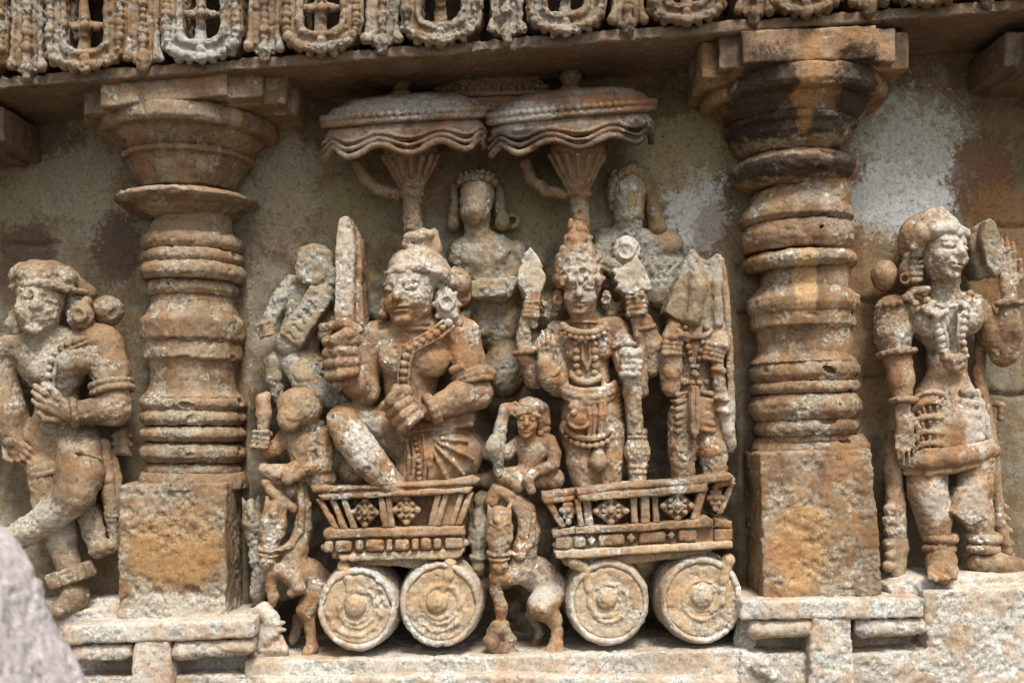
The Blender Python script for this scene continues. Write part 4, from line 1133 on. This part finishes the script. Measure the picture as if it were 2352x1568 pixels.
c.poly([(1268, 1218), (1318, 1210), (1320, 1226), (1270, 1236)], 20, 172, 5)
c.poly([(1320, 1210), (1480, 1202), (1600, 1192), (1622, 1182), (1640, 1194), (1640, 1210), (1480, 1220), (1322, 1228)], 20, 188, 5)
c.poly([(1640, 1188), (1682, 1196), (1682, 1214), (1640, 1212)], 20, 172, 5)
c.poly([(1276, 1232), (1640, 1208), (1640, 1262), (1290, 1284)], 20, 166, 4)
c.build('upper_moulding', M_WARM, t)
c = Carve(2.4, .9, 356)
x = 1274
for i, w in enumerate((38, 30, 22, 62, 24, 64, 20, 44)):
    e = 1246 - (x + w / 2 - 1274) * .062
    if i in (2, 4, 6):
        c.poly([(x, e), (x + w / 2, e - 14), (x + w, e), (x + w / 2, e + 14)], 150, 184, 5)
    else: c.box((x + w / 2, e, 168 if i else 158), (w / 2 - 1, 14, 16), 6, ang=3.5, k=1)
    x += w + 3
c.poly([(1640, 1216), (1684, 1212), (1684, 1240), (1640, 1244)], 60, 172, 5); c.cap((1276, 1248, 152), (1640, 1226, 152), 9, 9, 3)
c.build('beaded_moulding', M_WARM, t)
c = Carve(2.5, 1.0, 357)
c.poly([(1274, 1266), (1322, 1262), (1600, 1246), (1684, 1242), (1684, 1258), (1600, 1264), (1330, 1282), (1278, 1284)], 20, 184, 5)
c.poly([(1285, 1280), (1640, 1258), (1620, 1276), (1560, 1284), (1420, 1300), (1300, 1302)], 10, 150, 8, ref=150)
c.build('underside', M_WHEEL, t)
wheel(t, 1398, 1384, 96, 361, [(1316, 1290, 170), (1345, 1306, 172), (1352, 1350, 172), (1354, 1385, 170), (1372, 1412, 168), (1404, 1412, 166)], (1395, 1374))
wheel(t, 1612, 1378, 98, 371, [(1672, 1286, 170), (1662, 1330, 172), (1654, 1380, 172), (1636, 1402, 168)], (1614, 1370))

# ------------------------------------------------------------------ horses
t = thing('horse', (690, 1500, 90), 'small rearing stone horse with a worn blocky head, drawing the smaller chariot', 'horse', 'chariot horses')
c = Carve(2.3, 1.0, 381)
horse_head(c, (632, 1172, 128), (614, 1290, 142), 33)
c.chain([(648, 1190, 100), (668, 1130, 96), (690, 1120, 98), (697, 1160, 102), (698, 1210, 108), (684, 1255, 114), (672, 1296, 112)], [15, 13, 14, 17, 21, 25, 33], 6)
c.chain([(674, 1306, 106), (708, 1316, 94), (734, 1340, 88)], [32, 34, 36], 10)
c.chain([(664, 1318, 124), (640, 1308, 136), (626, 1316, 138), (622, 1346, 134), (628, 1370, 132), (618, 1398, 130)], [22, 16, 13, 12, 14, 10], 6)
c.chain([(672, 1322, 128), (686, 1350, 138), (670, 1362, 136)], [22, 15, 12], 6)
c.chain([(728, 1360, 100), (704, 1400, 116), (712, 1445, 116), (718, 1485, 118), (706, 1500, 126)], [34, 22, 12, 13, 15], 8)
c.chain([(740, 1370, 70), (690, 1420, 60), (672, 1470, 60)], [26, 15, 10], 8)
c.build('body', M_WARM, t)
c = Carve(2.3, .9, 382)
c.chain([(690, 1108, 118), (694, 1170, 130), (690, 1220, 134), (668, 1250, 138), (640, 1262, 150)], [7, 8, 9, 9, 7], 3); c.ring((619, 1258, 140), 23, 5, (.1, .2, 1)); c.ring((618, 1270, 140), 22, 4, (.1, .2, 1))
c.build('bridle', M_WARM, t)
c = Carve(2.4, 1.0, 383)
c.chain([(612, 1110, 110), (622, 1125, 112), (650, 1150, 118), (674, 1168, 116)], [12, 12, 14, 12], 5); c.chain([(612, 1110, 110), (640, 1100, 112), (668, 1088, 116)], [11, 10, 12], 5)
c.build('mane', M_WARM, t, 'looped mane and reins')
t = thing('horse', (590, 1330, 20), 'weathered far horse half hidden behind the left horse with the blocky head', 'horse', 'chariot horses')
c = Carve(2.8, 1.4, 385)
horse_head(c, (578, 1168, 60), (588, 1290, 60), 26); c.chain([(600, 1320, 60), (590, 1360, 70), (598, 1400, 66)], [22, 16, 10], 8)
c.ell((640, 1330, 34), (60, 50, 40), k=14)
c.build('body', M_GREY, t)

t = thing('horse', (1220, 1500, 90), 'prancing stone horse with an arched orange neck, drawing the larger chariot', 'horse', 'chariot horses')
c = Carve(2.3, 1.0, 391)
horse_head(c, (1146, 1186, 136), (1147, 1302, 150), 34)
c.chain([(1130, 1150, 104), (1142, 1122, 106), (1176, 1140, 110), (1206, 1172, 116), (1216, 1220, 120), (1206, 1262, 124), (1200, 1300, 120)], [19, 16, 19, 22, 26, 28, 34], 7)
c.chain([(1198, 1304, 114), (1236, 1318, 104), (1262, 1348, 98)], [38, 37, 42], 12)
c.chain([(1190, 1318, 132), (1162, 1326, 144), (1138, 1326, 148), (1138, 1356, 144), (1152, 1392, 142), (1152, 1424, 140)], [26, 17, 15, 13, 15, 11], 6)
c.chain([(1262, 1366, 112), (1244, 1392, 132), (1272, 1420, 128), (1280, 1452, 128), (1276, 1478, 134), (1266, 1494, 144)], [36, 34, 18, 12, 15, 16], 8)
c.ell((1277, 1494, 136), (24, 14, 20), k=5)
c.chain([(1250, 1380, 80), (1222, 1410, 74), (1240, 1450, 72), (1228, 1484, 78)], [28, 15, 10, 13], 8)
c.build('body', M_WARM, t)
c = Carve(2.3, .9, 392)
c.ring((1146, 1268, 148), 24, 5, (0, .2, 1)); c.ring((1146, 1280, 149), 23, 4, (0, .2, 1)); c.chain([(1172, 1270, 152), (1196, 1278, 152), (1222, 1240, 146), (1226, 1180, 140)], [6, 9, 9, 6], 3)
c.chain([(1128, 1200, 164), (1146, 1212, 172), (1168, 1200, 164)], 6, 3)
c.build('bridle', M_WARM, t)
t = thing('horse', (1100, 1340, 50), 'grey far horse with only its head showing between the chariot and the prancing horse', 'horse', 'chariot horses')
c = Carve(2.6, 1.3, 394)
horse_head(c, (1097, 1190, 92), (1101, 1306, 98), 27)
c.ring((1100, 1276, 97), 19, 5, (0, .2, 1)); c.chain([(1110, 1150, 70), (1125, 1240, 60), (1150, 1320, 50)], [24, 30, 34], 8); c.chain([(1110, 1340, 80), (1092, 1346, 90), (1104, 1380, 84)], [18, 14, 11], 6)
c.build('body', M_GREY, t)

t = thing('trampled_figure', (1152, 1505, 130), 'knotted worn lump of a crouching figure under the prancing horse\'s hoof', 'carving')
c = Carve(2.4, 1.6, 396)
c.sph((1150, 1440, 140), 20, 6); c.chain([(1140, 1446, 136), (1130, 1472, 142), (1146, 1496, 138)], [17, 18, 15], 6); c.chain([(1160, 1452, 138), (1172, 1470, 142), (1162, 1490, 140), (1184, 1500, 132)], [16, 14, 15, 13], 5)
c.sph((1140, 1432, 150), 9, 3); c.sph((1162, 1432, 148), 9, 3)
c.build('body', M_WARM, t)
t = thing('leaf_scroll', (615, 1510, 130), 'curling fan of stone acanthus leaves at the end of the grey left plinth', 'ornament')
c = Carve(2.6, 1.1, 398)
c.chain([(580, 1412, 130), (604, 1402, 146), (622, 1420, 146), (614, 1460, 140), (600, 1505, 130)], [16, 18, 20, 24, 26], 8)
for i in range(6):
    a = math.radians(80 - i * 30)
    c.chain([(612, 1440, 148), (612 + 26 * math.cos(a), 1440 - 22 * math.sin(a), 156), (612 + 42 * math.cos(a), 1440 - 32 * math.sin(a), 146)], [8, 8, 5], 3)
for i in range(5): c.chain([(592 + i * 13, 1462, 146), (598 + i * 14, 1490, 150), (604 + i * 13, 1506, 140)], [6, 9, 9], 3)
c.build('leaves', M_BASE, t)
for i, (x, yy, lab) in enumerate(((1712, 1430, 'curled stone stump between the last wheel and the white right plinth'),)):
    t = thing('scroll_end', (x, 1505, 110), lab, 'ornament')
    c = Carve(2.8, 1.3, 399)
    c.chain([(1706, 1398, 120), (1716, 1430, 136), (1712, 1470, 136), (1700, 1500, 120)], [16, 22, 26, 20], 8)
    c.build('scroll', M_BASE, t)

# ------------------------------------------------------------------ charioteers
t = thing('charioteer', (690, 1115, 100), 'small charioteer with a worn faceless head and raised fist above the left horse', 'statue')
c = Carve(2.4, 1.5, 401)
c.ell((690, 936, 100), (52, 46, 44), ang=-15, k=6); c.ell((664, 958, 128), (28, 34, 22), ang=-10, k=8)
c.ell((700, 1020, 84), (44, 46, 34), k=12); c.ell((704, 1060, 84), (34, 40, 32), k=12); c.cap((655, 1005, 84), (742, 996, 88), 18, 20, 10)
c.chain([(742, 1004, 96), (748, 1044, 106), (744, 1068, 116), (700, 1076, 134), (682, 1092, 140)], [22, 18, 18, 15, 12], 6)
c.chain([(654, 1005, 84), (634, 1030, 94), (616, 1036, 104), (606, 1014, 114)], [18, 18, 16, 14], 6); fist(c, (602, 1010, 120), 20, 22, ang=-8)
c.chain([(690, 1088, 96), (640, 1090, 108), (606, 1076, 112)], [28, 24, 16], 8); c.ell((738, 1100, 100), (36, 28, 28), k=6)
c.chain([(678, 1090, 140), (660, 1102, 140), (655, 1088, 136)], [11, 12, 9], 4)
c.build('body', M_WARM, t)
c = Carve(2.4, 1.3, 402)
for p in ((708, 962, 106, 16), (722, 955, 98, 16), (716, 980, 98, 13), (735, 972, 90, 12), (720, 930, 90, 22)): c.sph(p[:3], p[3], 4)
c.build('hair', M_GREY, t)
t = thing('club', (605, 990, 110), 'short knobbly club in the raised fist of the faceless charioteer', 'club')
Carve(2.4, 1.3, 404).chain([(604, 1000, 114), (606, 950, 112), (604, 920, 110), (612, 908, 108)], [12, 17, 16, 9], 5).build('club_head', M_WARM, t)

t = thing('charioteer', (1220, 1120, 100), 'slim charioteer shading his brow with one hand, above the prancing horse', 'statue')
c = Carve(2.2, .8, 411)
head(c, (1212, 966, 110), 52, 84, yaw=-4, ang=-4, feat=1.1)
c.cap((1216, 1012, 100), (1214, 990, 102), 14, 15, 6)
c.ell((1224, 1036, 94), (38, 34, 26), k=10); c.ell((1216, 1075, 92), (28, 42, 24), k=12); c.cap((1190, 1014, 94), (1262, 1012, 94), 12, 15, 8)
c.chain([(1262, 1014, 98), (1274, 1042, 104), (1270, 1066, 112), (1222, 1088, 134), (1212, 1100, 138), (1220, 1126, 134)], [17, 15, 15, 12, 12, 11], 5)
c.chain([(1188, 1014, 90), (1164, 1040, 102), (1146, 1034, 112)], [13, 16, 17], 6); c.chain([(1144, 1020, 114), (1150, 980, 116), (1160, 940, 118), (1186, 940, 124)], [18, 15, 14, 12], 6)
hand(c, (1164, 934, 122), (1196, 950, 130), 24, thumb=-1, curl=3)
c.chain([(1210, 1096, 94), (1180, 1096, 108), (1152, 1092, 110)], [26, 24, 20], 8); c.ell((1190, 1114, 122), (18, 17, 14), k=4); c.chain([(1230, 1100, 90), (1270, 1100, 86)], [24, 26], 8)
c.build('body', M_WARM, t)
c = Carve(2.2, 1.0, 412)
c.ell((1222, 934, 104), (36, 22, 34), ang=-8, k=5); c.ell((1246, 958, 90), (18, 30, 26), k=5)
for i in range(6): c.sph((1242 + (i % 2) * 14, 962 + i * 8, 104 - i), 9, 3)
c.chain([(1190, 950, 134), (1215, 946, 140), (1240, 956, 128)], 5, 3)
c.build('hair', M_WARM, t, 'curled hair bundle')
t = thing('whip_handle', (1148, 1080, 115), 'pale knobbed whip handle in front of the slim charioteer\'s raised arm', 'handle')
Carve(2.3, 1.3, 414).chain([(1136, 1010, 128), (1134, 1030, 130), (1144, 1050, 128), (1146, 1088, 122)], [15, 18, 14, 12], 5).build('handle', M_GREY, t)

# ------------------------------------------------------------------ parasols
def parasol(label, cx, top, R, slope, dc, fin, stem, brace, mat, seed, sd=.42, waves=4.0, drop=58, mini=False):
    t = thing('parasol', (cx, top + 120, dc), label, 'parasol', 'stone parasols')
    tl = -.24
    h = 2.5
    c = Carve(h, 1.0, seed)
    c.lathe((cx, dc), [(0, top - 9), (R * .4, top - 7), (R * .7, top), (R * .89, top + 15), (R * .985, top + 36), (R * .97, top + 46), (0, top + 46)], slope, sd=sd, tilt=tl)
    c.build('dome', mat, t)
    def edge(r, row, a, lift=0):
        x = cx + r * math.cos(a); dd = r * S(dc) * sd * math.sin(a)
        d = dc + dd
        # the row as seen at that depth, following the tilt of the canopy
        z = (EYE - row) * S(dc) + slope * (x - cx) + tl * dd
        return (1176 + (x - 1176) * S(dc) / S(d), EYE - z / S(d), d + lift)
    A = np.linspace(-.1, math.pi + .1, 70)
    c = Carve(h, .7, seed + 1)
    n = 34 if not mini else 22
    for a in np.linspace(0, math.pi, n): c.sph(edge(R * 1.02, top + 37, a, 5), 9 if not mini else 6, 1.5)
    c.chain([edge(R * 1.02, top + 51, a, 2) for a in A[::2]], 6.5, 2)
    c.lathe((cx, dc), [(0, top + 42), (R * .98, top + 44), (R * 1.0, top + 50), (R * .985, top + 58), (0, top + 58)], slope, sd=sd, tilt=tl, rnd=1)
    c.build('beaded_rim', mat, t)
    c = Carve(h, .8, seed + 2)
    c.lathe((cx, dc), [(0, top + 56), (R * .93, top + 56), (R * .985, top + 74), (R * .96, top + 60 + drop * .66), (0, top + 60 + drop * .66)], slope, sd=sd, tilt=tl)
    w = lambda a: math.cos(2 * waves * a + .8)
    for off, amp, r, q in ((drop * .40, 7, 4.5, 1.0), (drop * .66, 9, 5, 1.0), (drop * .93, 11, 7, .98)):
        c.chain([edge(R * (q + .014 * w(a)), top + 62 + off + amp * w(a), a, 2) for a in A], r, 2)
    c.build('valance', mat, t)
    c = Carve(h, 1.0, seed + 3)
    fx, fyy = fin
    c.lathe((fx, dc - 30), [(0, fyy - 30), (8, fyy - 28), (14, fyy - 12), (24, fyy + 4), (23, fyy + 10), (15, fyy + 20), (17, fyy + 28), (26, fyy + 36), (26, fyy + 60), (0, fyy + 60)], 0)
    c.build('finial', M_STEM, t)
    if stem:
        (sx, sy), (ex, ey) = stem
        c = Carve(h, 1.2, seed + 4)
        c.chain([(sx, sy - 20, dc - 10), ((sx + ex) / 2 - 2, sy + 45, dc - 14), ((sx + ex) / 2, sy + 72, dc - 18), (ex, ey, dc - 20)], [64, 34, 22, 21], 6)
        for i in range(7):
            a = math.radians(20 + i * 23)
            c.chain([(sx + 66 * math.cos(a), sy - 14, dc - 10 + 60 * math.sin(a)), ((sx + ex) / 2 + 24 * math.cos(a), sy + 62, dc - 16 + 22 * math.sin(a))], [7, 4], 3)
        c.ell(((sx + ex) / 2, sy + 76, dc - 18), (30, 12, 28), k=4)
        c.build('stem', M_STEM, t)
        c = Carve(h, 1.2, seed + 5)
        c.chain(brace, [13, 14, 14, 15, 15], 5)
        c.build('brace', M_STEM, t)
    return t
parasol('grey-topped parasol of stone with wavy valance over the seated man', 930, 226, 184, .066, 95, (922, 182), ((942, 372), (950, 535)), [(822, 378, 60), (838, 410, 62), (870, 436, 64), (915, 446, 66)], M_DARK, 421)
parasol('rusty brown parasol with blackened wavy valance over the crowned figure', 1312, 215, 186, .085, 100, (1310, 172), ((1326, 372), (1334, 520)), [(1206, 375, 64), (1222, 412, 66), (1256, 440, 68), (1312, 446, 70)], M_DARK, 431)
parasol('small shadowed parasol carved between and behind the two large parasols', 1128, 166, 126, .02, 40, (1128, 130), None, None, M_STEM, 441, sd=.3, waves=2.5, drop=48, mini=True)
# ------------------------------------------------------------------ the dancer on the left
t = thing('dancer_figure', (150, 1400, 60), 'stone dancer with crossed legs and a capped eroded head at the left', 'statue')
c = Carve(2.5, 1.2, 501)
head(c, (94, 694, 104), 114, 158, yaw=16, ang=-9, feat=.12)
c.cap((100, 790, 84), (96, 755, 88), 34, 36, 10)
c.ell((125, 830, 78), (86, 70, 52), ang=-6, k=18); c.ell((86, 832, 106), (38, 48, 30), ang=8, k=10); c.ell((168, 826, 112), (46, 38, 32), ang=-14, k=10); c.sph((190, 838, 124), 16, 10)
c.ell((130, 910, 66), (52, 70, 40), k=20); c.ell((140, 1000, 60), (80, 76, 46), k=20)
c.cap((26, 800, 76), (226, 782, 78), 32, 40, 18)
sh, el, wr = (238, 790, 78), (262, 915, 92), (168, 950, 130)
c.chain([sh, (254, 850, 80), el], [44, 42, 36], 12); c.chain([el, (262, 940, 96), wr], [34, 36, 26], 10)
hand(c, (160, 952, 128), (76, 892, 138), 58, thumb=-1, curl=10)
c.chain([(22, 800, 70), (6, 870, 66), (16, 950, 70), (30, 1010, 90)], [32, 34, 46, 24], 12); hand(c, (18, 1005, 92), (72, 1062, 100), 48, thumb=1)
# raised leg crossing towards the viewer's left, standing leg behind
c.chain([(185, 1030, 80), (182, 1090, 108), (172, 1135, 126)], [50, 52, 46], 10); c.chain([(170, 1138, 128), (120, 1180, 126), (20, 1246, 122), (-30, 1276, 120)], [44, 37, 30, 28], 8)
c.chain([(105, 1080, 66), (120, 1150, 66), (140, 1240, 78), (160, 1310, 92)], [44, 42, 34, 27], 10)
c.chain([(206, 1180, 60), (216, 1225, 70), (226, 1258, 78), (256, 1252, 84)], [28, 26, 22, 18], 8)
c.chain([(165, 1335, 98), (175, 1370, 106), (140, 1400, 122)], [28, 30, 22], 8)
for i in range(4): c.cap((146 - i * 10, 1390 + i * 3, 126), (128 - i * 9, 1408 + i * 2, 130), 9, 7, 3)
c.build('body', M_PILLAR, t)
c = Carve(2.6, 1.6, 502)
c.ell((104, 640, 96), (80, 42, 66), ang=-4, k=6)
c.chain([(28, 660, 120), (60, 652, 150), (105, 652, 158), (150, 662, 136), (196, 672, 90)], [9, 10, 11, 10, 8], 5)
c.chain([(150, 640, 90), (180, 655, 74), (205, 672, 60)], [22, 20, 16], 6)
c.build('cap', M_PILLAR, t, 'rounded cap with a chipped brim')
c = Carve(2.6, 1.3, 503)
c.ell((184, 726, 104), (32, 36, 22), ang=18, k=4); c.ring((182, 722, 124), 14, 5, (0, 1, 0)); c.sph((200, 692, 92), 13, 4); c.sph((168, 690, 96), 14, 4)
c.build('earring', M_PILLAR, t)
c = Carve(2.6, 1.2, 504); c.ell((248, 714, 66), (36, 35, 32), k=4); c.ell((262, 722, 92), (12, 12, 8), k=6, op='s'); c.build('hair_bun', M_PILLAR, t, 'round grey hair bun')
c = Carve(2.6, 1.5, 505)
c.chain([(32, 720, 80), (30, 745, 84), (38, 762, 84)], [12, 16, 12], 4); c.build('earring', M_GREY, t)
c = Carve(2.3, .8, 506)
c.beads([(190, 778, 124), (150, 792, 136), (122, 812, 134), (112, 850, 130), (108, 900, 116), (112, 935, 108)], 9, 17, 2)
c.chain([(200, 785, 122), (158, 802, 136), (132, 822, 136), (124, 858, 130), (122, 905, 114)], 4, 2)
c.build('sacred_thread', M_PILLAR, t)
c = Carve(2.4, .9, 507)
for tt in (.74, .86): bangle(c, sh, el, tt, 42, 9, 7)
c.build('armlet', M_PILLAR, t)
c = Carve(2.4, 1.1, 508)
bangle(c, (262, 940, 96), wr, .98, 29, 9, 7)
c.build('bracelet', M_PILLAR, t)
c = Carve(2.5, 1.1, 509)
c.box((164, 1320, 98), (46, 19, 40), 6, ang=18, k=4)
c.build('anklet', M_PILLAR, t, 'broad faceted anklet')
c = Carve(2.5, 1.0, 510)
for i in range(4): c.chain([(136, 1048 + i * 16, 100), (178, 1036 + i * 20, 140 - i * 2), (228, 1052 + i * 20, 112)], 5.5, 3)
c.chain([(238, 1020, 70), (246, 1100, 76), (256, 1180, 76), (264, 1242, 70)], [16, 15, 17, 12], 6); c.chain([(256, 1040, 60), (272, 1100, 64), (270, 1170, 66)], [9, 10, 10], 4)
for i in range(3): c.chain([(262, 1000 + i * 18, 50), (284, 990 + i * 22, 56), (300, 1000 + i * 22, 50)], [8, 12, 5], 3)
c.chain([(60, 1075, 84), (90, 1092, 104), (130, 1080, 100)], [8, 9, 8], 3)
c.build('sash', M_PILLAR, t, 'folded sash hanging behind the raised leg')

# ------------------------------------------------------------------ the woman on the right
M_W = M_WARM
t = thing('woman_figure', (2180, 1350, 60), 'standing stone woman with long white-crusted necklace and hip cloth, right of the stained pillar', 'statue')
c = Carve(2.4, 1.1, 521)
head(c, (2158, 577, 98), 118, 140, yaw=29, ang=-4, feat=1.1)
c.cap((2164, 688, 78), (2168, 635, 82), 36, 36, 10)
c.cap((2062, 708, 70), (2228, 700, 76), 30, 30, 16)
c.ell((2160, 740, 66), (74, 56, 44), k=18); c.ell((2174, 830, 60), (46, 70, 34), k=22); c.ell((2172, 930, 66), (76, 80, 46), k=24); c.ell((2180, 1020, 66), (92, 66, 48), k=20)
c.ell((2138, 738, 104), (42, 42, 38), k=8); c.ell((2222, 730, 100), (36, 40, 36), k=8)
sl, el, wl = (2046, 716, 74), (2062, 826, 84), (2074, 926, 106)
c.chain([sl, (2052, 770, 78), el], [38, 40, 30], 12); c.chain([el, (2070, 870, 96), wl], [28, 30, 20], 9); hand(c, (2074, 940, 112), (2082, 1066, 124), 46, thumb=-1, curl=5)
sr, er, wr = (2244, 712, 66), (2306, 812, 84), (2318, 690, 100)
c.chain([sr, (2280, 770, 70), er], [30, 32, 28], 12); c.chain([er, (2318, 760, 96), wr], [30, 29, 19], 9); hand(c, (2316, 672, 102), (2306, 545, 104), 48, thumb=1)
c.chain([(2128, 1060, 78), (2130, 1130, 88), (2146, 1195, 90), (2156, 1250, 92)], [48, 43, 37, 28], 8)
c.chain([(2238, 1060, 76), (2238, 1120, 86), (2244, 1190, 84), (2256, 1250, 82)], [46, 39, 35, 27], 8)
c.poly([(2206, 1120), (2262, 1110), (2268, 1190), (2230, 1206), (2180, 1174)], 60, 126, 3)
c.chain([(2158, 1262, 96), (2162, 1290, 118), (2164, 1312, 158)], [26, 33, 32], 9)
for i, x in enumerate((2136, 2148, 2161, 2174, 2190)): c.cap((x + 2, 1306, 168), (x, 1328 - (i == 4) * 3, 186), 8 if i < 4 else 11, 7 if i < 4 else 10, 2)
c.chain([(2246, 1290, 92), (2290, 1294, 104), (2360, 1304, 110)], [24, 26, 18], 8)
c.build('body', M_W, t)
c = Carve(2.4, 1.3, 522)
c.ell((2136, 548, 76), (74, 66, 62), ang=20, k=8)
c.chain([(2104, 580, 126), (2112, 550, 140), (2140, 530, 150), (2185, 522, 140), (2216, 536, 116)], [14, 15, 16, 15, 12], 6)
for i in range(9): c.sph((2098 + i * 13, 566 - 44 * math.sin(i / 8 * 2.4), 140 + 10 * math.sin(i / 2.6)), 11, 4)
c.sph((2118, 540, 148), 17, 4); c.cap((2140, 498, 100), (2160, 488, 96), 20, 12, 8)
c.build('hair', M_W, t, 'curled hair swept back')
c = Carve(2.5, 1.0, 523); c.ell((2032, 634, 52), (31, 36, 30), k=4); c.ell((2012, 615, 78), (14, 22, 5), ang=-30, k=4, op='s'); c.build('hair_bun', M_W, t)
c = Carve(2.3, 1.1, 524)
c.ell((2092, 625, 96), (28, 34, 26), k=4); c.ell((2098, 592, 94), (24, 18, 22), k=4)
for i in range(5): c.chain([(2096, 588 + i * 14, 120), (2116, 586 + i * 14, 118)], [7, 5], 3)
c.ring((2078, 640, 116), 10, 4, (0, 1, 0))
c.build('earring', M_W, t, 'large ribbed ear ornament')
c = Carve(2.2, 1.0, 525)
c.chain([(2070, 690, 104), (2098, 668, 112), (2130, 664, 118)], [8, 9, 7], 3); c.beads([(2034, 698, 104), (2060, 700, 112), (2080, 682, 114), (2100, 690, 118), (2108, 712, 120)], 8, 14, 2)
c.beads(arc(2176, 668, 54, 36, 190, 350, 112, 10, 20), 9, 15, 2)
for s in (-1, 1):
    c.beads([(2178 + s * 48, 690, 128), (2180 + s * 34, 726, 142), (2184 + s * 26, 770, 132), (2190 + s * 24, 812, 122), (2192 + s * 14, 836, 118)], 9, 15, 2)
    c.chain([(2182 + s * 20, 722, 140), (2186 + s * 14, 772, 130), (2192 + s * 14, 815, 120)], 4.5, 2)
c.chain([(2168, 820, 120), (2192, 826, 126), (2216, 818, 120)], [10, 12, 10], 4); c.chain([(2176, 838, 116), (2192, 844, 120), (2210, 838, 116)], [9, 10, 9], 3)
c.chain([(2124, 708, 136), (2150, 724, 146), (2172, 716, 144)], 9, 4)
c.build('necklace', M_W, t, 'long beaded necklace crusted white')
c = Carve(2.4, 1.2, 526)
bangle(c, sl, el, .86, 36, 9, 8); c.build('armlet', M_W, t)
c = Carve(2.4, 1.2, 527); bangle(c, (2070, 870, 96), wl, .92, 25, 9, 7); c.build('bracelet', M_W, t)
c = Carve(2.4, 1.2, 528); bangle(c, (2318, 760, 96), wr, .92, 24, 9, 7); c.build('bracelet', M_W, t)
c = Carve(2.3, .9, 529)
c.ell((2174, 980, 76), (86, 96, 54), k=6)
for i, (yy, w) in enumerate(((900, 46), (922, 50), (956, 54), (990, 54), (1018, 50))):
    c.chain(arc(2140, yy + 26, w - 6, 26, 170, 10, 108, 9, 14), 5, 7)
    for j in range(6):
        a = math.radians(155 - j * 26); c.cap((2144 + (w - 14) * math.cos(a), yy + 34 - 22 * math.sin(a), 121), (2144 + (w - 18) * math.cos(a), yy + 40 - 20 * math.sin(a), 121), 4.5, 3, 2)
for i in range(6): c.ell((2226 + i * 3, 900 + i * 26, 112 - i), (24, 12, 10), ang=-8, k=4)
c.chain([(2186, 900, 116), (2192, 960, 122), (2190, 1020, 118)], [6, 7, 6], 3)
c.chain([(2244, 900, 84), (2264, 960, 90), (2274, 1020, 92)], [8, 8, 9], 3)
c.build('hip_cloth', M_W, t, 'scalloped hip cloth')
c = Carve(2.3, .9, 530)
for r, a, b in ((10, 1036, 1022), (20, 1056, 1040), (9, 1082, 1062)): c.chain([(2082, a + 2, 92), (2130, a + 4, 124), (2190, (a + b) / 2 + 6, 130), (2240, b + 4, 120), (2276, b - 6, 92)], r, 3)
c.build('belt', M_W, t, 'broad triple belt')
for i, (x, d, sgn) in enumerate(((2158, 92, -1), (2258, 84, 1))):
    c = Carve(2.3, 1.2, 531 + i)
    c.ring((x, 1234, d), 30, 12, (.04, .1, 1)); c.ring((x, 1258, d + 4), 29, 9, (.04, .1, 1))
    for j in range(9):
        a = math.pi * j / 8; c.sph((x + 32 * math.cos(a), 1260, d + 4 + 32 * math.sin(a)), 9, 3)
    c.build('anklet', M_W, t)
c = Carve(2.4, 1.2, 535)
c.chain([(2046, 1000, 60), (2052, 1080, 66), (2058, 1170, 70), (2064, 1260, 74), (2062, 1318, 76)], [14, 20, 22, 22, 16], 6)
for i in range(6): c.sph((2044 - (i % 2) * 4, 1170 + i * 26, 84), 14, 5)
c.build('garland', M_W, t, 'thick hanging garland at her side')
c = Carve(2.4, 1.0, 536)
c.chain([(2256, 760, 40), (2248, 850, 44), (2262, 930, 50), (2280, 1020, 60), (2286, 1100, 60), (2296, 1200, 56), (2314, 1270, 50)], [13, 14, 14, 12, 13, 14, 14], 5)
c.chain([(2268, 930, 74), (2276, 1000, 78), (2270, 1030, 90)], [6, 6, 6], 3)
for i in range(5): c.chain([(2290 + i * 4, 1150 + i * 28, 50), (2312 + i * 4, 1164 + i * 28, 44)], [10, 6], 4)
c.chain([(2282, 925, 44), (2300, 930, 50), (2298, 960, 46)], [10, 9, 8], 4)
c.build('scarf', M_W, t, 'long scarf falling down her far side')
t = thing('mirror', (2285, 640, 90), 'pale narrow stone mirror held up beside the woman\'s face', 'mirror')
c = Carve(2.5, 1.4, 538)
c.poly([(2264, 508), (2276, 502), (2288, 508), (2300, 540), (2306, 580), (2302, 625), (2292, 636), (2276, 622), (2262, 590), (2256, 550)], 60, 116, 6)
c.poly([(2240, 520), (2262, 508), (2268, 600), (2278, 636), (2250, 640), (2234, 600), (2228, 560)], 10, 84, 8, ref=84)
c.build('mirror_plate', M_GREY, t)
